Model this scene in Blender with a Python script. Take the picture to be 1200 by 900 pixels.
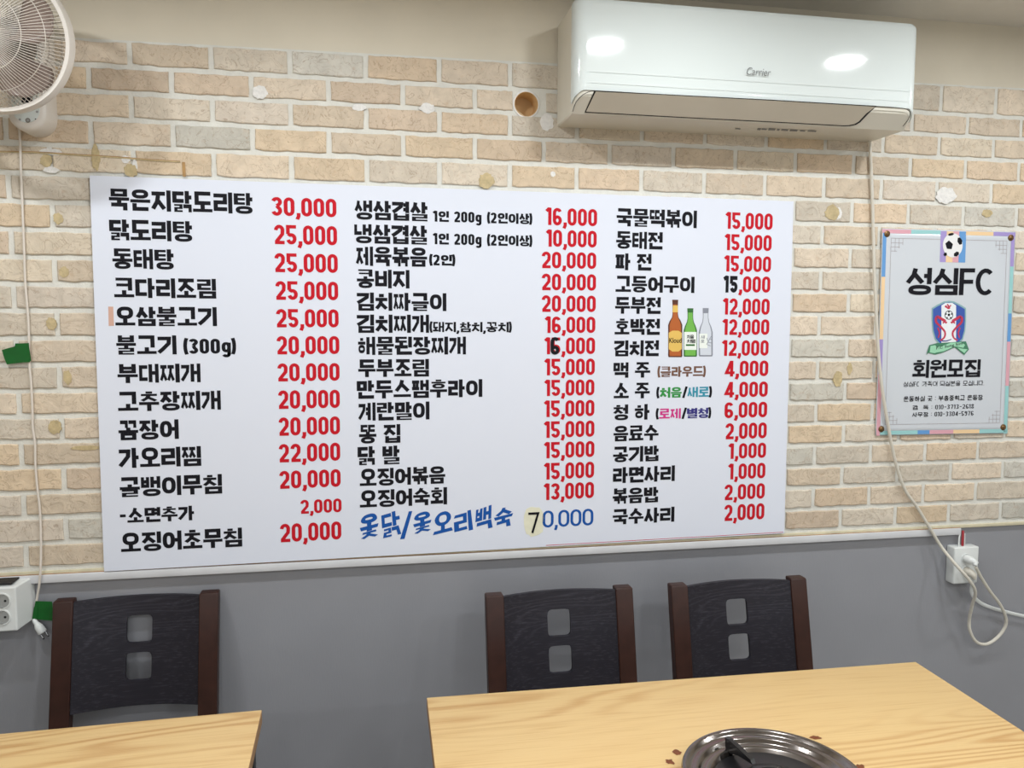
import bpy, bmesh, math, random
from mathutils import Vector, Matrix
random.seed(7)
PI = math.pi
SC = bpy.context.scene
for o in list(bpy.data.objects):
    bpy.data.objects.remove(o)
COL = SC.collection

# ------------------------------------------------------------------ camera
D, H, F = 2.03, 1.50, 926.77            # distance to the wall (m), eye height (m), focal length in px of a 1200 px frame
RX = Vector((0.98315, -0.18253, 0.003166)).normalized()
FW = Vector((0.18218, 0.97983, -0.08196)).normalized()
UP = RX.cross(FW).normalized()
cam = bpy.data.cameras.new('camera')
cam.sensor_fit = 'HORIZONTAL'; cam.sensor_width = 36.0; cam.lens = 36.0 * F / 1200.0
cam.clip_start = 0.02
CAM = bpy.data.objects.new('camera', cam); COL.objects.link(CAM)
CAM.matrix_world = Matrix(((RX.x, UP.x, -FW.x, 0), (RX.y, UP.y, -FW.y, -D), (RX.z, UP.z, -FW.z, H), (0, 0, 0, 1)))
SC.camera = CAM
SC.view_settings.view_transform = 'Standard'
SC.view_settings.look = 'None'
SC.view_settings.gamma = 1.0
SC.view_settings.use_curve_mapping = False
SC.view_settings.exposure = 0.0

# ------------------------------------------------------------------ light: round ceiling downlights and a dim room
W = bpy.data.worlds.new('world'); SC.world = W; W.use_nodes = True
W.node_tree.nodes['Background'].inputs[0].default_value = (0.80, 0.86, 1.0, 1)
W.node_tree.nodes['Background'].inputs[1].default_value = 0.25
CEIL = 2.338
LAMP_W = 3.45
def downlight(x, y, w=LAMP_W, size=0.10):
    l = bpy.data.lights.new('downlight', 'AREA'); l.shape = 'DISK'; l.size = size; l.energy = w
    l.color = (0.95, 0.98, 1.0); l.spread = math.radians(178)
    o = bpy.data.objects.new('downlight', l); COL.objects.link(o); o.location = (x, y, CEIL - 0.006)
    return o
for lx in (-0.88, -0.08, 0.716, 1.514, 2.31):
    downlight(lx, -0.70, LAMP_W * 2.0)
for lx in (-1.3, -0.2, 0.9, 2.0, 2.9):
    downlight(lx, -2.3, LAMP_W * 2.4)
    downlight(lx, -3.6, LAMP_W * 2.4)

# added fill daylight for the upper wall, from an invented window behind the camera
FILL_WIN = (-1.2, 2.6, 0.75, 2.15)            # x0, x1, z0, z1 of the added opening
l = bpy.data.lights.new('added_daylight_fill', 'AREA'); l.shape = 'RECTANGLE'; l.size = FILL_WIN[1] - FILL_WIN[0]; l.size_y = FILL_WIN[3] - FILL_WIN[2]
l.energy = 16; l.color = (0.93, 0.97, 1.0)
o = bpy.data.objects.new('added_daylight_fill', l); COL.objects.link(o)
o.location = ((FILL_WIN[0] + FILL_WIN[1]) / 2, -4.75, (FILL_WIN[2] + FILL_WIN[3]) / 2); o.rotation_euler = (math.radians(90), 0, 0)

# ------------------------------------------------------------------ pixel -> point on a real plane
def ray(px, py):
    return FW + RX * ((px - 600) / F) - UP * ((py - 450) / F)
EYE = Vector((0, -D, H))
def at(px, py, y=0.0):
    v = ray(px, py); return EYE + v * ((D + y) / v.y)
def atz(px, py, z):
    v = ray(px, py); return EYE + v * ((z - H) / v.z)
def atp(px, py, p0, n):
    v = ray(px, py); return EYE + v * ((p0 - EYE).dot(n) / v.dot(n))

# ------------------------------------------------------------------ materials
def lin(c):
    c = c / 255.0
    return c / 12.92 if c <= 0.04045 else ((c + 0.055) / 1.055) ** 2.4
def rgb(r, g, b): return (lin(r), lin(g), lin(b), 1)
MATS = {}
def mat(name, col, rough=0.5, metal=0.0, spec=0.5, coat=0.0, var=0.0, scale=8.0, bump=0.0, bscale=60.0, alpha=1.0, trans=0.0):
    m = bpy.data.materials.new(name); m.use_nodes = True; MATS[name] = m
    nt = m.node_tree; b = nt.nodes['Principled BSDF']
    b.inputs['Base Color'].default_value = col; b.inputs['Roughness'].default_value = rough
    b.inputs['Metallic'].default_value = metal; b.inputs['Specular IOR Level'].default_value = spec
    b.inputs['Coat Weight'].default_value = coat; b.inputs['Coat Roughness'].default_value = 0.05
    b.inputs['Alpha'].default_value = alpha; b.inputs['Transmission Weight'].default_value = trans
    tc = nt.nodes.new('ShaderNodeTexCoord')
    if var > 0:
        n = nt.nodes.new('ShaderNodeTexNoise'); n.inputs['Scale'].default_value = scale; n.inputs['Detail'].default_value = 6
        nt.links.new(tc.outputs['Object'], n.inputs['Vector'])
        mx = nt.nodes.new('ShaderNodeMix'); mx.data_type = 'RGBA'; mx.blend_type = 'MULTIPLY'
        mx.inputs['Factor'].default_value = 1.0
        r = nt.nodes.new('ShaderNodeMapRange')
        r.inputs['From Min'].default_value = 0.3; r.inputs['From Max'].default_value = 0.7
        r.inputs['To Min'].default_value = 1 - var; r.inputs['To Max'].default_value = 1 + var * 0.5
        nt.links.new(n.outputs['Fac'], r.inputs['Value'])
        nt.links.new(r.outputs['Result'], mx.inputs['B']); mx.inputs['A'].default_value = col
        nt.links.new(mx.outputs['Result'], b.inputs['Base Color'])
    if bump > 0:
        n2 = nt.nodes.new('ShaderNodeTexNoise'); n2.inputs['Scale'].default_value = bscale; n2.inputs['Detail'].default_value = 5
        nt.links.new(tc.outputs['Object'], n2.inputs['Vector'])
        bp = nt.nodes.new('ShaderNodeBump'); bp.inputs['Strength'].default_value = bump; bp.inputs['Distance'].default_value = 0.004
        nt.links.new(n2.outputs['Fac'], bp.inputs['Height']); nt.links.new(bp.outputs['Normal'], b.inputs['Normal'])
    return m
M_PLASTER = mat('beige_plaster', rgb(216, 208, 190), 0.85, var=0.05, scale=5, bump=0.15, bscale=25)
M_CEIL = mat('ceiling_paint', rgb(222, 219, 212), 0.9, var=0.05)
M_FLOOR = mat('floor_tile', rgb(150, 146, 140), 0.45, var=0.2, scale=3)
M_ROOM = mat('room_wall_paint', rgb(200, 195, 185), 0.9, var=0.04)
M_MORTAR = mat('mortar', rgb(216, 215, 207), 0.9, var=0.09, scale=30, bump=0.35, bscale=180)
M_TRIM = mat('white_trim_plastic', rgb(208, 209, 212), 0.4, var=0.06, scale=14)
M_EDGE = mat('cream_foam_edge', rgb(205, 196, 168), 0.8, var=0.15, scale=30)
M_EDGE2 = mat('brown_glue_line', rgb(160, 122, 86), 0.8, var=0.3, scale=30)
M_PAPER = mat('sign_vinyl', rgb(217, 222, 234), 0.5, spec=0.2, bump=0.10, bscale=7)
M_INK = mat('black_ink', rgb(24, 24, 30), 0.6, spec=0.12)
M_RED = mat('red_ink', rgb(190, 26, 40), 0.6, spec=0.12)
M_BLUE = mat('blue_ink', rgb(30, 84, 160), 0.6, spec=0.12)
M_BROWNINK = mat('brown_ink', rgb(110, 76, 60), 0.45)
M_GREENINK = mat('green_ink', rgb(36, 140, 60), 0.45)
M_TEALINK = mat('teal_ink', rgb(40, 140, 165), 0.45)
M_PINKINK = mat('magenta_ink', rgb(200, 40, 130), 0.45)
M_NAVYINK = mat('navy_ink', rgb(40, 36, 120), 0.45)
M_TAPEY = mat('yellowed_tape', rgb(224, 223, 200), 0.35, var=0.06, scale=60)
M_TAPEB = mat('skin_tape', rgb(205, 165, 148), 0.5)
M_AC = mat('ac_white_plastic', rgb(208, 215, 213), 0.07, spec=0.5)
M_ACB = mat('ac_body_plastic', rgb(214, 210, 197), 0.35)
M_VANE = mat('ac_vane_plastic', rgb(196, 188, 172), 0.4, var=0.05, scale=9)
M_GAP = mat('dark_gap', rgb(30, 28, 27), 0.7)
M_SEAM = mat('seam_grey', rgb(202, 206, 204), 0.5)
M_LOGO = mat('grey_print', rgb(110, 112, 112), 0.4)
M_FAN = mat('fan_white_plastic', rgb(214, 208, 200), 0.3, var=0.04)
M_WIRE = mat('fan_wire', rgb(205, 198, 188), 0.4)
M_MOTOR = mat('fan_motor_grey', rgb(120, 112, 104), 0.5)
M_BLADE = mat('smoky_blade', rgb(152, 134, 124), 0.3, alpha=0.85)
M_CORD = mat('cord_white', rgb(205, 200, 188), 0.45)
M_CORDL = mat('cord_pale', rgb(214, 206, 196), 0.45)
M_OUT = mat('outlet_white', rgb(216, 219, 217), 0.3, var=0.03)
M_OUTD = mat('outlet_recess', rgb(150, 152, 150), 0.5)
M_BLACK = mat('black_hole', rgb(14, 14, 15), 0.6)
M_PIN = mat('plug_pin', rgb(150, 150, 150), 0.3, metal=1)
M_TAPEG = mat('green_tape', rgb(6, 92, 30), 0.35, alpha=0.93, var=0.15, scale=40)
M_REDP = mat('red_cable', rgb(150, 30, 40), 0.4)
M_POST = mat('stained_post', rgb(52, 28, 21), 0.4, spec=0.3, var=0.25, scale=25)
M_LEG = mat('black_steel', rgb(26, 26, 29), 0.4)
M_SEAT = mat('black_leatherette', rgb(34, 30, 30), 0.42, bump=0.1, bscale=200)
M_STEEL = mat('burner_steel', rgb(132, 126, 122), 0.17, metal=1, var=0.12, scale=12)
M_PAN = mat('burner_black', rgb(22, 22, 24), 0.28)
M_STAIN = mat('scorch_brown', rgb(120, 62, 24), 0.5, var=0.3, scale=80)
M_PLPATCH = mat('white_filler', rgb(226, 224, 220), 0.85, var=0.1, scale=120, bump=0.5, bscale=150)
M_GLUE = mat('yellow_glue', rgb(190, 172, 132), 0.7, var=0.22, scale=90, bump=0.4, bscale=120)
M_RUST = mat('brown_drip', rgb(168, 132, 84), 0.7, var=0.25, scale=60)
M_SLEEVE = mat('pipe_sleeve_tan', rgb(214, 178, 128), 0.7, var=0.1, scale=30)
M_CREAM = mat('cream_filler', rgb(222, 202, 166), 0.8, var=0.06, scale=40)
M_POSTER = mat('poster_laminate', rgb(200, 205, 211), 0.22, spec=0.6, bump=0.12, bscale=9)
M_PK = mat('poster_pink', rgb(214, 160, 172), 0.3); M_TQ = mat('poster_teal', rgb(150, 200, 200), 0.3)
M_PU = mat('poster_purple', rgb(160, 144, 200), 0.3); M_OR = mat('poster_peach', rgb(232, 200, 156), 0.3)
M_BL = mat('poster_blue', rgb(96, 150, 205), 0.3); M_LINE = mat('poster_line', rgb(160, 152, 156), 0.4)
M_BRASS = mat('screw_brass', rgb(120, 92, 60), 0.35, metal=0.8)
M_BALL = mat('ball_white', rgb(226, 226, 226), 0.4)
M_SHB = mat('crest_blue', rgb(52, 84, 165), 0.4); M_SHW = mat('crest_white', rgb(228, 232, 235), 0.4)
M_SHR = mat('crest_red', rgb(190, 50, 78), 0.4); M_SHG = mat('crest_rim', rgb(130, 168, 172), 0.4)
M_RIB = mat('crest_ribbon', rgb(150, 206, 172), 0.4); M_RIBD = mat('crest_ribbon_edge', rgb(62, 120, 92), 0.4)
M_AMB = mat('bottle_amber', rgb(176, 92, 34), 0.35); M_AMBD = mat('bottle_amber_edge', rgb(84, 40, 22), 0.35)
M_GOLD = mat('label_gold', rgb(222, 184, 92), 0.4); M_GRN = mat('bottle_green', rgb(110, 178, 74), 0.35)
M_GRND = mat('bottle_green_edge', rgb(44, 104, 40), 0.35); M_CLR = mat('bottle_clear', rgb(206, 212, 222), 0.35)
M_CLRD = mat('bottle_clear_edge', rgb(134, 138, 150), 0.35); M_LABW = mat('label_white', rgb(232, 238, 232), 0.4)

def brick_material():
    m = bpy.data.materials.new('pale_brick'); m.use_nodes = True; nt = m.node_tree; b = nt.nodes['Principled BSDF']
    a = nt.nodes.new('ShaderNodeAttribute'); a.attribute_name = 'brick_tone'
    tc = nt.nodes.new('ShaderNodeTexCoord')
    n = nt.nodes.new('ShaderNodeTexNoise'); n.inputs['Scale'].default_value = 26; n.inputs['Detail'].default_value = 8; n.inputs['Roughness'].default_value = 0.68
    nt.links.new(tc.outputs['Object'], n.inputs['Vector'])
    r = nt.nodes.new('ShaderNodeMapRange'); r.inputs['From Min'].default_value = 0.28; r.inputs['From Max'].default_value = 0.72
    r.inputs['To Min'].default_value = 0.84; r.inputs['To Max'].default_value = 1.12
    nt.links.new(n.outputs['Fac'], r.inputs['Value'])
    mx = nt.nodes.new('ShaderNodeMix'); mx.data_type = 'RGBA'; mx.blend_type = 'MULTIPLY'; mx.inputs['Factor'].default_value = 1
    nt.links.new(a.outputs['Color'], mx.inputs['A']); nt.links.new(r.outputs['Result'], mx.inputs['B'])
    # rusty spots
    n3 = nt.nodes.new('ShaderNodeTexNoise'); n3.inputs['Scale'].default_value = 60; n3.inputs['Detail'].default_value = 4
    nt.links.new(tc.outputs['Object'], n3.inputs['Vector'])
    r3 = nt.nodes.new('ShaderNodeMapRange'); r3.inputs['From Min'].default_value = 0.60; r3.inputs['From Max'].default_value = 0.78
    r3.inputs['To Min'].default_value = 0; r3.inputs['To Max'].default_value = 0.35
    nt.links.new(n3.outputs['Fac'], r3.inputs['Value'])
    m2 = nt.nodes.new('ShaderNodeMix'); m2.data_type = 'RGBA'; m2.inputs['B'].default_value = rgb(178, 142, 104)
    nt.links.new(r3.outputs['Result'], m2.inputs['Factor']); nt.links.new(mx.outputs['Result'], m2.inputs['A'])
    # fine dark cracks
    v = nt.nodes.new('ShaderNodeTexNoise'); v.inputs['Scale'].default_value = 30; v.inputs['Detail'].default_value = 7; v.inputs['Distortion'].default_value = 1.3
    nt.links.new(tc.outputs['Object'], v.inputs['Vector'])
    s = nt.nodes.new('ShaderNodeMath'); s.operation = 'SUBTRACT'; s.inputs[1].default_value = 0.5
    ab = nt.nodes.new('ShaderNodeMath'); ab.operation = 'ABSOLUTE'
    nt.links.new(v.outputs['Fac'], s.inputs[0]); nt.links.new(s.outputs[0], ab.inputs[0])
    rc = nt.nodes.new('ShaderNodeMapRange'); rc.inputs['From Min'].default_value = 0.0; rc.inputs['From Max'].default_value = 0.015
    rc.inputs['To Min'].default_value = 0.55; rc.inputs['To Max'].default_value = 0.0
    nt.links.new(ab.outputs[0], rc.inputs['Value'])
    m3 = nt.nodes.new('ShaderNodeMix'); m3.data_type = 'RGBA'; m3.inputs['B'].default_value = rgb(140, 116, 92)
    nt.links.new(rc.outputs['Result'], m3.inputs['Factor']); nt.links.new(m2.outputs['Result'], m3.inputs['A'])
    nt.links.new(m3.outputs['Result'], b.inputs['Base Color']); b.inputs['Roughness'].default_value = 0.8
    bp = nt.nodes.new('ShaderNodeBump'); bp.inputs['Strength'].default_value = 0.9; bp.inputs['Distance'].default_value = 0.004
    nt.links.new(v.outputs['Fac'], bp.inputs['Height']); nt.links.new(bp.outputs['Normal'], b.inputs['Normal'])
    return m
M_BRICK = brick_material()

def wainscot_material():
    m = mat('grey_wainscot', rgb(142, 143, 148), 0.34, spec=0.5); nt = m.node_tree; b = nt.nodes['Principled BSDF']
    tc = nt.nodes['Texture Coordinate']
    n = nt.nodes.new('ShaderNodeTexNoise'); n.inputs['Scale'].default_value = 3.0; n.inputs['Detail'].default_value = 11
    nt.links.new(tc.outputs['Object'], n.inputs['Vector'])
    r = nt.nodes.new('ShaderNodeMapRange'); r.inputs['From Min'].default_value = 0.3; r.inputs['From Max'].default_value = 0.7
    r.inputs['To Min'].default_value = 0.94; r.inputs['To Max'].default_value = 1.05
    nt.links.new(n.outputs['Fac'], r.inputs['Value'])
    mx = nt.nodes.new('ShaderNodeMix'); mx.data_type = 'RGBA'; mx.blend_type = 'MULTIPLY'; mx.inputs['Factor'].default_value = 1
    mx.inputs['A'].default_value = rgb(142, 143, 148); nt.links.new(r.outputs['Result'], mx.inputs['B'])
    nt.links.new(mx.outputs['Result'], b.inputs['Base Color'])
    mp = nt.nodes.new('ShaderNodeMapping'); mp.inputs['Scale'].default_value = (400, 400, 60)
    nt.links.new(tc.outputs['Object'], mp.inputs['Vector'])
    n2 = nt.nodes.new('ShaderNodeTexNoise'); n2.inputs['Scale'].default_value = 1.0; n2.inputs['Detail'].default_value = 3
    nt.links.new(mp.outputs['Vector'], n2.inputs['Vector'])
    bp = nt.nodes.new('ShaderNodeBump'); bp.inputs['Strength'].default_value = 0.12; bp.inputs['Distance'].default_value = 0.002
    nt.links.new(n2.outputs['Fac'], bp.inputs['Height']); nt.links.new(bp.outputs['Normal'], b.inputs['Normal'])
    return m
M_WAINS = wainscot_material()

def wood_material(name, light, dark, rings, sx, sy, rough, mixf, fine, sharp=0.45):
    """plain-sawn veneer, grain along the object's X axis: contour lines of a stretched noise give the cathedral figure"""
    m = bpy.data.materials.new(name); m.use_nodes = True; nt = m.node_tree; b = nt.nodes['Principled BSDF']; L = nt.links.new
    tc = nt.nodes.new('ShaderNodeTexCoord')
    def noise(scale, detail):
        mp = nt.nodes.new('ShaderNodeMapping'); mp.inputs['Scale'].default_value = scale; L(tc.outputs['Object'], mp.inputs['Vector'])
        n = nt.nodes.new('ShaderNodeTexNoise'); n.inputs['Scale'].default_value = 1.0; n.inputs['Detail'].default_value = detail
        L(mp.outputs['Vector'], n.inputs['Vector']); return n.outputs['Fac']
    def math_(op, a, bb=None):
        n = nt.nodes.new('ShaderNodeMath'); n.operation = op
        for k, v in enumerate((a, bb)):
            if v is None: continue
            if isinstance(v, (int, float)): n.inputs[k].default_value = v
            else: L(v, n.inputs[k])
        return n.outputs[0]
    def rng(v, a, c, d, e):
        n = nt.nodes.new('ShaderNodeMapRange'); n.interpolation_type = 'SMOOTHSTEP'
        for q, w in (('From Min', a), ('From Max', c), ('To Min', d), ('To Max', e)): n.inputs[q].default_value = w
        L(v, n.inputs['Value']); return n.outputs['Result']
    base = math_('ADD', math_('MULTIPLY', noise((sx, sy, sy), 1.2), rings), math_('MULTIPLY', noise((6, 60, 60), 2), 0.35))
    tri = math_('ABSOLUTE', math_('SUBTRACT', math_('FRACT', base), 0.5))
    lines = rng(tri, 0.5 - sharp, 0.5, 0.0, 1.0)
    mask = rng(noise((sx * .6, sy * .7, sy), 0.5), 0.42, 0.60, 0.08, 1.0)
    fig = math_('MULTIPLY', math_('MULTIPLY', lines, mask), mixf)
    pores = rng(noise((7, 330, 330), 3), 0.50, 0.72, 0.0, fine)
    ad = math_('MINIMUM', math_('ADD', fig, pores), 1.0)
    mx = nt.nodes.new('ShaderNodeMix'); mx.data_type = 'RGBA'; mx.inputs['A'].default_value = light; mx.inputs['B'].default_value = dark
    L(ad, mx.inputs['Factor']); L(mx.outputs['Result'], b.inputs['Base Color'])
    b.inputs['Roughness'].default_value = rough
    bp = nt.nodes.new('ShaderNodeBump'); bp.inputs['Strength'].default_value = 0.10; bp.inputs['Distance'].default_value = 0.001
    L(ad, bp.inputs['Height']); L(bp.outputs['Normal'], b.inputs['Normal'])
    MATS[name] = m
    return m
M_TABLE = wood_material('table_oak', rgb(216, 184, 128), rgb(180, 132, 74), 26.0, 0.8, 5.5, 0.38, 0.95, 0.30, 0.36)
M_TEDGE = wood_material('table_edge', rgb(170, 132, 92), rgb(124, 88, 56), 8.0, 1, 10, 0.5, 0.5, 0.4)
M_SLAT = wood_material('charcoal_slat', rgb(33, 31, 38), rgb(60, 58, 66), 16.0, 1.6, 11.0, 0.42, 0.40, 0.5, 0.25)
M_SLAT.node_tree.nodes['Principled BSDF'].inputs['Specular IOR Level'].default_value = 0.25

# ------------------------------------------------------------------ mesh builder
class MB:
    def __init__(s): s.v = []; s.f = []; s.m = []; s.mats = []
    def mi(s, m):
        if m not in s.mats: s.mats.append(m)
        return s.mats.index(m)
    def add(s, vs, fs, m):
        b = len(s.v); k = s.mi(m)
        s.v += [tuple(v) for v in vs]
        for f in fs: s.f.append([i + b for i in f]); s.m.append(k)
        return b
    def quad(s, a, b, c, d, m): s.add([a, b, c, d], [(0, 1, 2, 3)], m)
    def box(s, c, size, m, bev=0.0, seg=2, rot=None):
        bm = bmesh.new(); bmesh.ops.create_cube(bm, size=1.0)
        bmesh.ops.scale(bm, vec=size, verts=bm.verts)
        if bev > 0: bmesh.ops.bevel(bm, geom=bm.edges[:], offset=bev, segments=seg, profile=0.5, affect='EDGES')
        R = rot or Matrix.Identity(3)
        vs = [R @ v.co + Vector(c) for v in bm.verts]; fs = [[v.index for v in f.verts] for f in bm.faces]
        bm.free(); s.add(vs, fs, m)
    def tube(s, pts, r, m, n=8, cap=True, flat=1.0):
        pts = [Vector(p) for p in pts]; rings = []; prev = None
        for i, p in enumerate(pts):
            t = (pts[min(i + 1, len(pts) - 1)] - pts[max(i - 1, 0)]).normalized()
            if prev is None:
                a = Vector((0, 1, 0)) if abs(t.y) < 0.9 else Vector((1, 0, 0))
            else: a = prev
            u = (a - t * a.dot(t)).normalized(); w = t.cross(u); prev = u
            rr = r[i] if isinstance(r, (list, tuple)) else r
            rings.append([p + (u * math.cos(2 * PI * k / n) * flat + w * math.sin(2 * PI * k / n)) * rr for k in range(n)])
        vs = [q for g in rings for q in g]; fs = []
        for i in range(len(rings) - 1):
            for k in range(n):
                fs.append((i * n + k, i * n + (k + 1) % n, (i + 1) * n + (k + 1) % n, (i + 1) * n + k))
        if cap: fs += [list(range(n))[::-1], [(len(rings) - 1) * n + k for k in range(n)]]
        s.add(vs, fs, m)
    def lathe(s, prof, m, n=48, c=(0, 0, 0), axis='z', close=False, squash=1.0):
        vs = []
        for (r, h) in prof:
            for k in range(n):
                a = 2 * PI * k / n; x, y = r * math.cos(a), r * math.sin(a)
                if axis == 'z': p = (x, y, h)
                else: p = (x, h, y * squash)           # axis along y
                vs.append((p[0] + c[0], p[1] + c[1], p[2] + c[2]))
        fs = []; L = len(prof)
        for i in range(L - (0 if close else 1)):
            j = (i + 1) % L
            for k in range(n): fs.append((i * n + k, i * n + (k + 1) % n, j * n + (k + 1) % n, j * n + k))
        s.add(vs, fs, m)
    def disc(s, c, r, m, n=24, ry=None, wob=0.0, normal='y', thick=0.0):
        """flat (or thin) round or wobbly blob facing -y or +z"""
        pts = []
        for k in range(n):
            a = 2 * PI * k / n; q = 1 + wob * random.uniform(-1, 1)
            u, w = r * q * math.cos(a), (ry or r) * q * math.sin(a)
            pts.append((c[0] + u, c[1], c[2] + w) if normal == 'y' else (c[0] + u, c[1] + w, c[2]))
        s.poly(pts, m, thick, normal)
    def poly(s, pts, m, thick=0.0, normal='y'):
        pts = [tuple(p) for p in pts]
        if thick == 0: s.add(pts, [list(range(len(pts)))], m); return
        n = len(pts)
        back = [(p[0], p[1] + thick, p[2]) if normal == 'y' else (p[0], p[1], p[2] - thick) for p in pts]
        s.add(pts + back, [list(range(n)), list(range(n, 2 * n))[::-1]] + [(k, (k + 1) % n, n + (k + 1) % n, n + k) for k in range(n)], m)
    def build(s, name, parent=None, smooth=True, loc=None, angle=35, recalc=True):
        me = bpy.data.meshes.new(name); me.from_pydata(s.v, [], s.f)
        for m in s.mats: me.materials.append(m)
        me.polygons.foreach_set('material_index', s.m)
        if recalc:
            bm = bmesh.new(); bm.from_mesh(me); bmesh.ops.recalc_face_normals(bm, faces=bm.faces[:]); bm.to_mesh(me); bm.free()
        if smooth:
            me.polygons.foreach_set('use_smooth', [True] * len(me.polygons)); me.set_sharp_from_angle(angle=math.radians(angle))
        me.update()
        o = bpy.data.objects.new(name, me); COL.objects.link(o)
        if parent: o.parent = parent
        if loc is not None: o.location = loc
        return o
def spline(pts, sub=6):
    pts = [Vector(p) for p in pts]; out = []
    for i in range(len(pts) - 1):
        p0, p1, p2, p3 = pts[max(i - 1, 0)], pts[i], pts[i + 1], pts[min(i + 2, len(pts) - 1)]
        for k in range(sub):
            t = k / sub
            out.append(0.5 * ((2 * p1) + (p2 - p0) * t + (2 * p0 - 5 * p1 + 4 * p2 - p3) * t * t + (3 * p1 - p0 - 3 * p2 + p3) * t ** 3))
    out.append(pts[-1]); return out
def empty(name, loc, label, cat, group=None, rz=0.0):
    o = bpy.data.objects.new(name, None); COL.objects.link(o); o.location = loc; o.rotation_euler = (0, 0, rz)
    o.empty_display_size = 0.05
    return tag(o, label, cat, group)
def tag(o, label, cat, group=None):
    o['label'] = label; o['category'] = cat
    if group: o['group'] = group
    return o
def struct(o, label=None):
    o['kind'] = 'structure'
    if label: o['label'] = label
    return o

# ------------------------------------------------------------------ room shell
X0, X1, Y1 = -2.2, 3.4, -4.6
TRIM_T, TRIM_B = 0.885, 0.8655
HOLE = (at(616.5, 122.5).x, at(616.5, 122.5).z); HR = 0.031
HC = (HOLE[0] - 0.040, HOLE[0] + 0.040)          # cell cut out of the wall round the hole
ROWS = [0.901, 0.962, 1.025, 1.085, 1.1466, 1.2075, 1.268, 1.328, 1.3897, 1.452, 1.5166, 1.578, 1.640, 1.704, 1.7667, 1.832, 1.898, 1.9605, 2.0223, 2.082, 2.143]
def toprow(x): return 2.143 + 0.0098 * (x + 0.45)
b = MB(); b.quad((X0, 0.4, 0), (X1, 0.4, 0), (X1, Y1, 0), (X0, Y1, 0), M_FLOOR); struct(b.build('floor', smooth=False))
b = MB(); b.quad((X0, 0.4, CEIL), (X0, Y1, CEIL), (X1, Y1, CEIL), (X1, 0.4, CEIL), M_CEIL); struct(b.build('ceiling', smooth=False))
b = MB()
YW, YB = 0.004, 0.008
b.quad((X0, YW, 0), (X1, YW, 0), (X1, YW, 0.89), (X0, YW, 0.89), M_WAINS)
hz0, hz1 = HOLE[1] - 0.04, HOLE[1] + 0.04
for (xa, xb, za, zb) in ((X0, X1, 0.89, hz0), (X0, HC[0], hz0, hz1), (HC[1], X1, hz0, hz1), (X0, X1, hz1, CEIL)):
    b.quad((xa, YB, za), (xb, YB, za), (xb, YB, zb), (xa, YB, zb), M_PLASTER)
wall = struct(b.build('wall_back', smooth=False, recalc=False))
b = MB(); b.quad((X0, 0.4, 0), (X0, 0.4, CEIL), (X0, Y1, CEIL), (X0, Y1, 0), M_ROOM); struct(b.build('wall_left', smooth=False))
b = MB(); b.quad((X1, 0.4, 0), (X1, Y1, 0), (X1, Y1, CEIL), (X1, 0.4, CEIL), M_ROOM); struct(b.build('wall_right', smooth=False))
b = MB()  # front wall, with an opening added to let the fill daylight in
for (xa, xb, za, zb) in ((X0, X1, 0, FILL_WIN[2]), (X0, X1, FILL_WIN[3], CEIL), (X0, FILL_WIN[0], FILL_WIN[2], FILL_WIN[3]), (FILL_WIN[1], X1, FILL_WIN[2], FILL_WIN[3])):
    b.quad((xa, Y1, za), (xa, Y1, zb), (xb, Y1, zb), (xb, Y1, za), M_ROOM)
struct(b.build('wall_front', smooth=False))
b = MB()  # frame of the invented window, unseen, added with the fill daylight
for k in range(4):
    xx = FILL_WIN[0] + .02 + (FILL_WIN[1] - FILL_WIN[0] - .04) * k / 3; b.box((xx, Y1, (FILL_WIN[2] + FILL_WIN[3]) / 2), (.05, .07, FILL_WIN[3] - FILL_WIN[2]), M_TRIM, .003)
for zz in (FILL_WIN[2] + .025, FILL_WIN[3] - .025): b.box(((FILL_WIN[0] + FILL_WIN[1]) / 2, Y1, zz), (FILL_WIN[1] - FILL_WIN[0], .07, .05), M_TRIM, .003)
struct(b.build('added_window_1', smooth=False))

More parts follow.
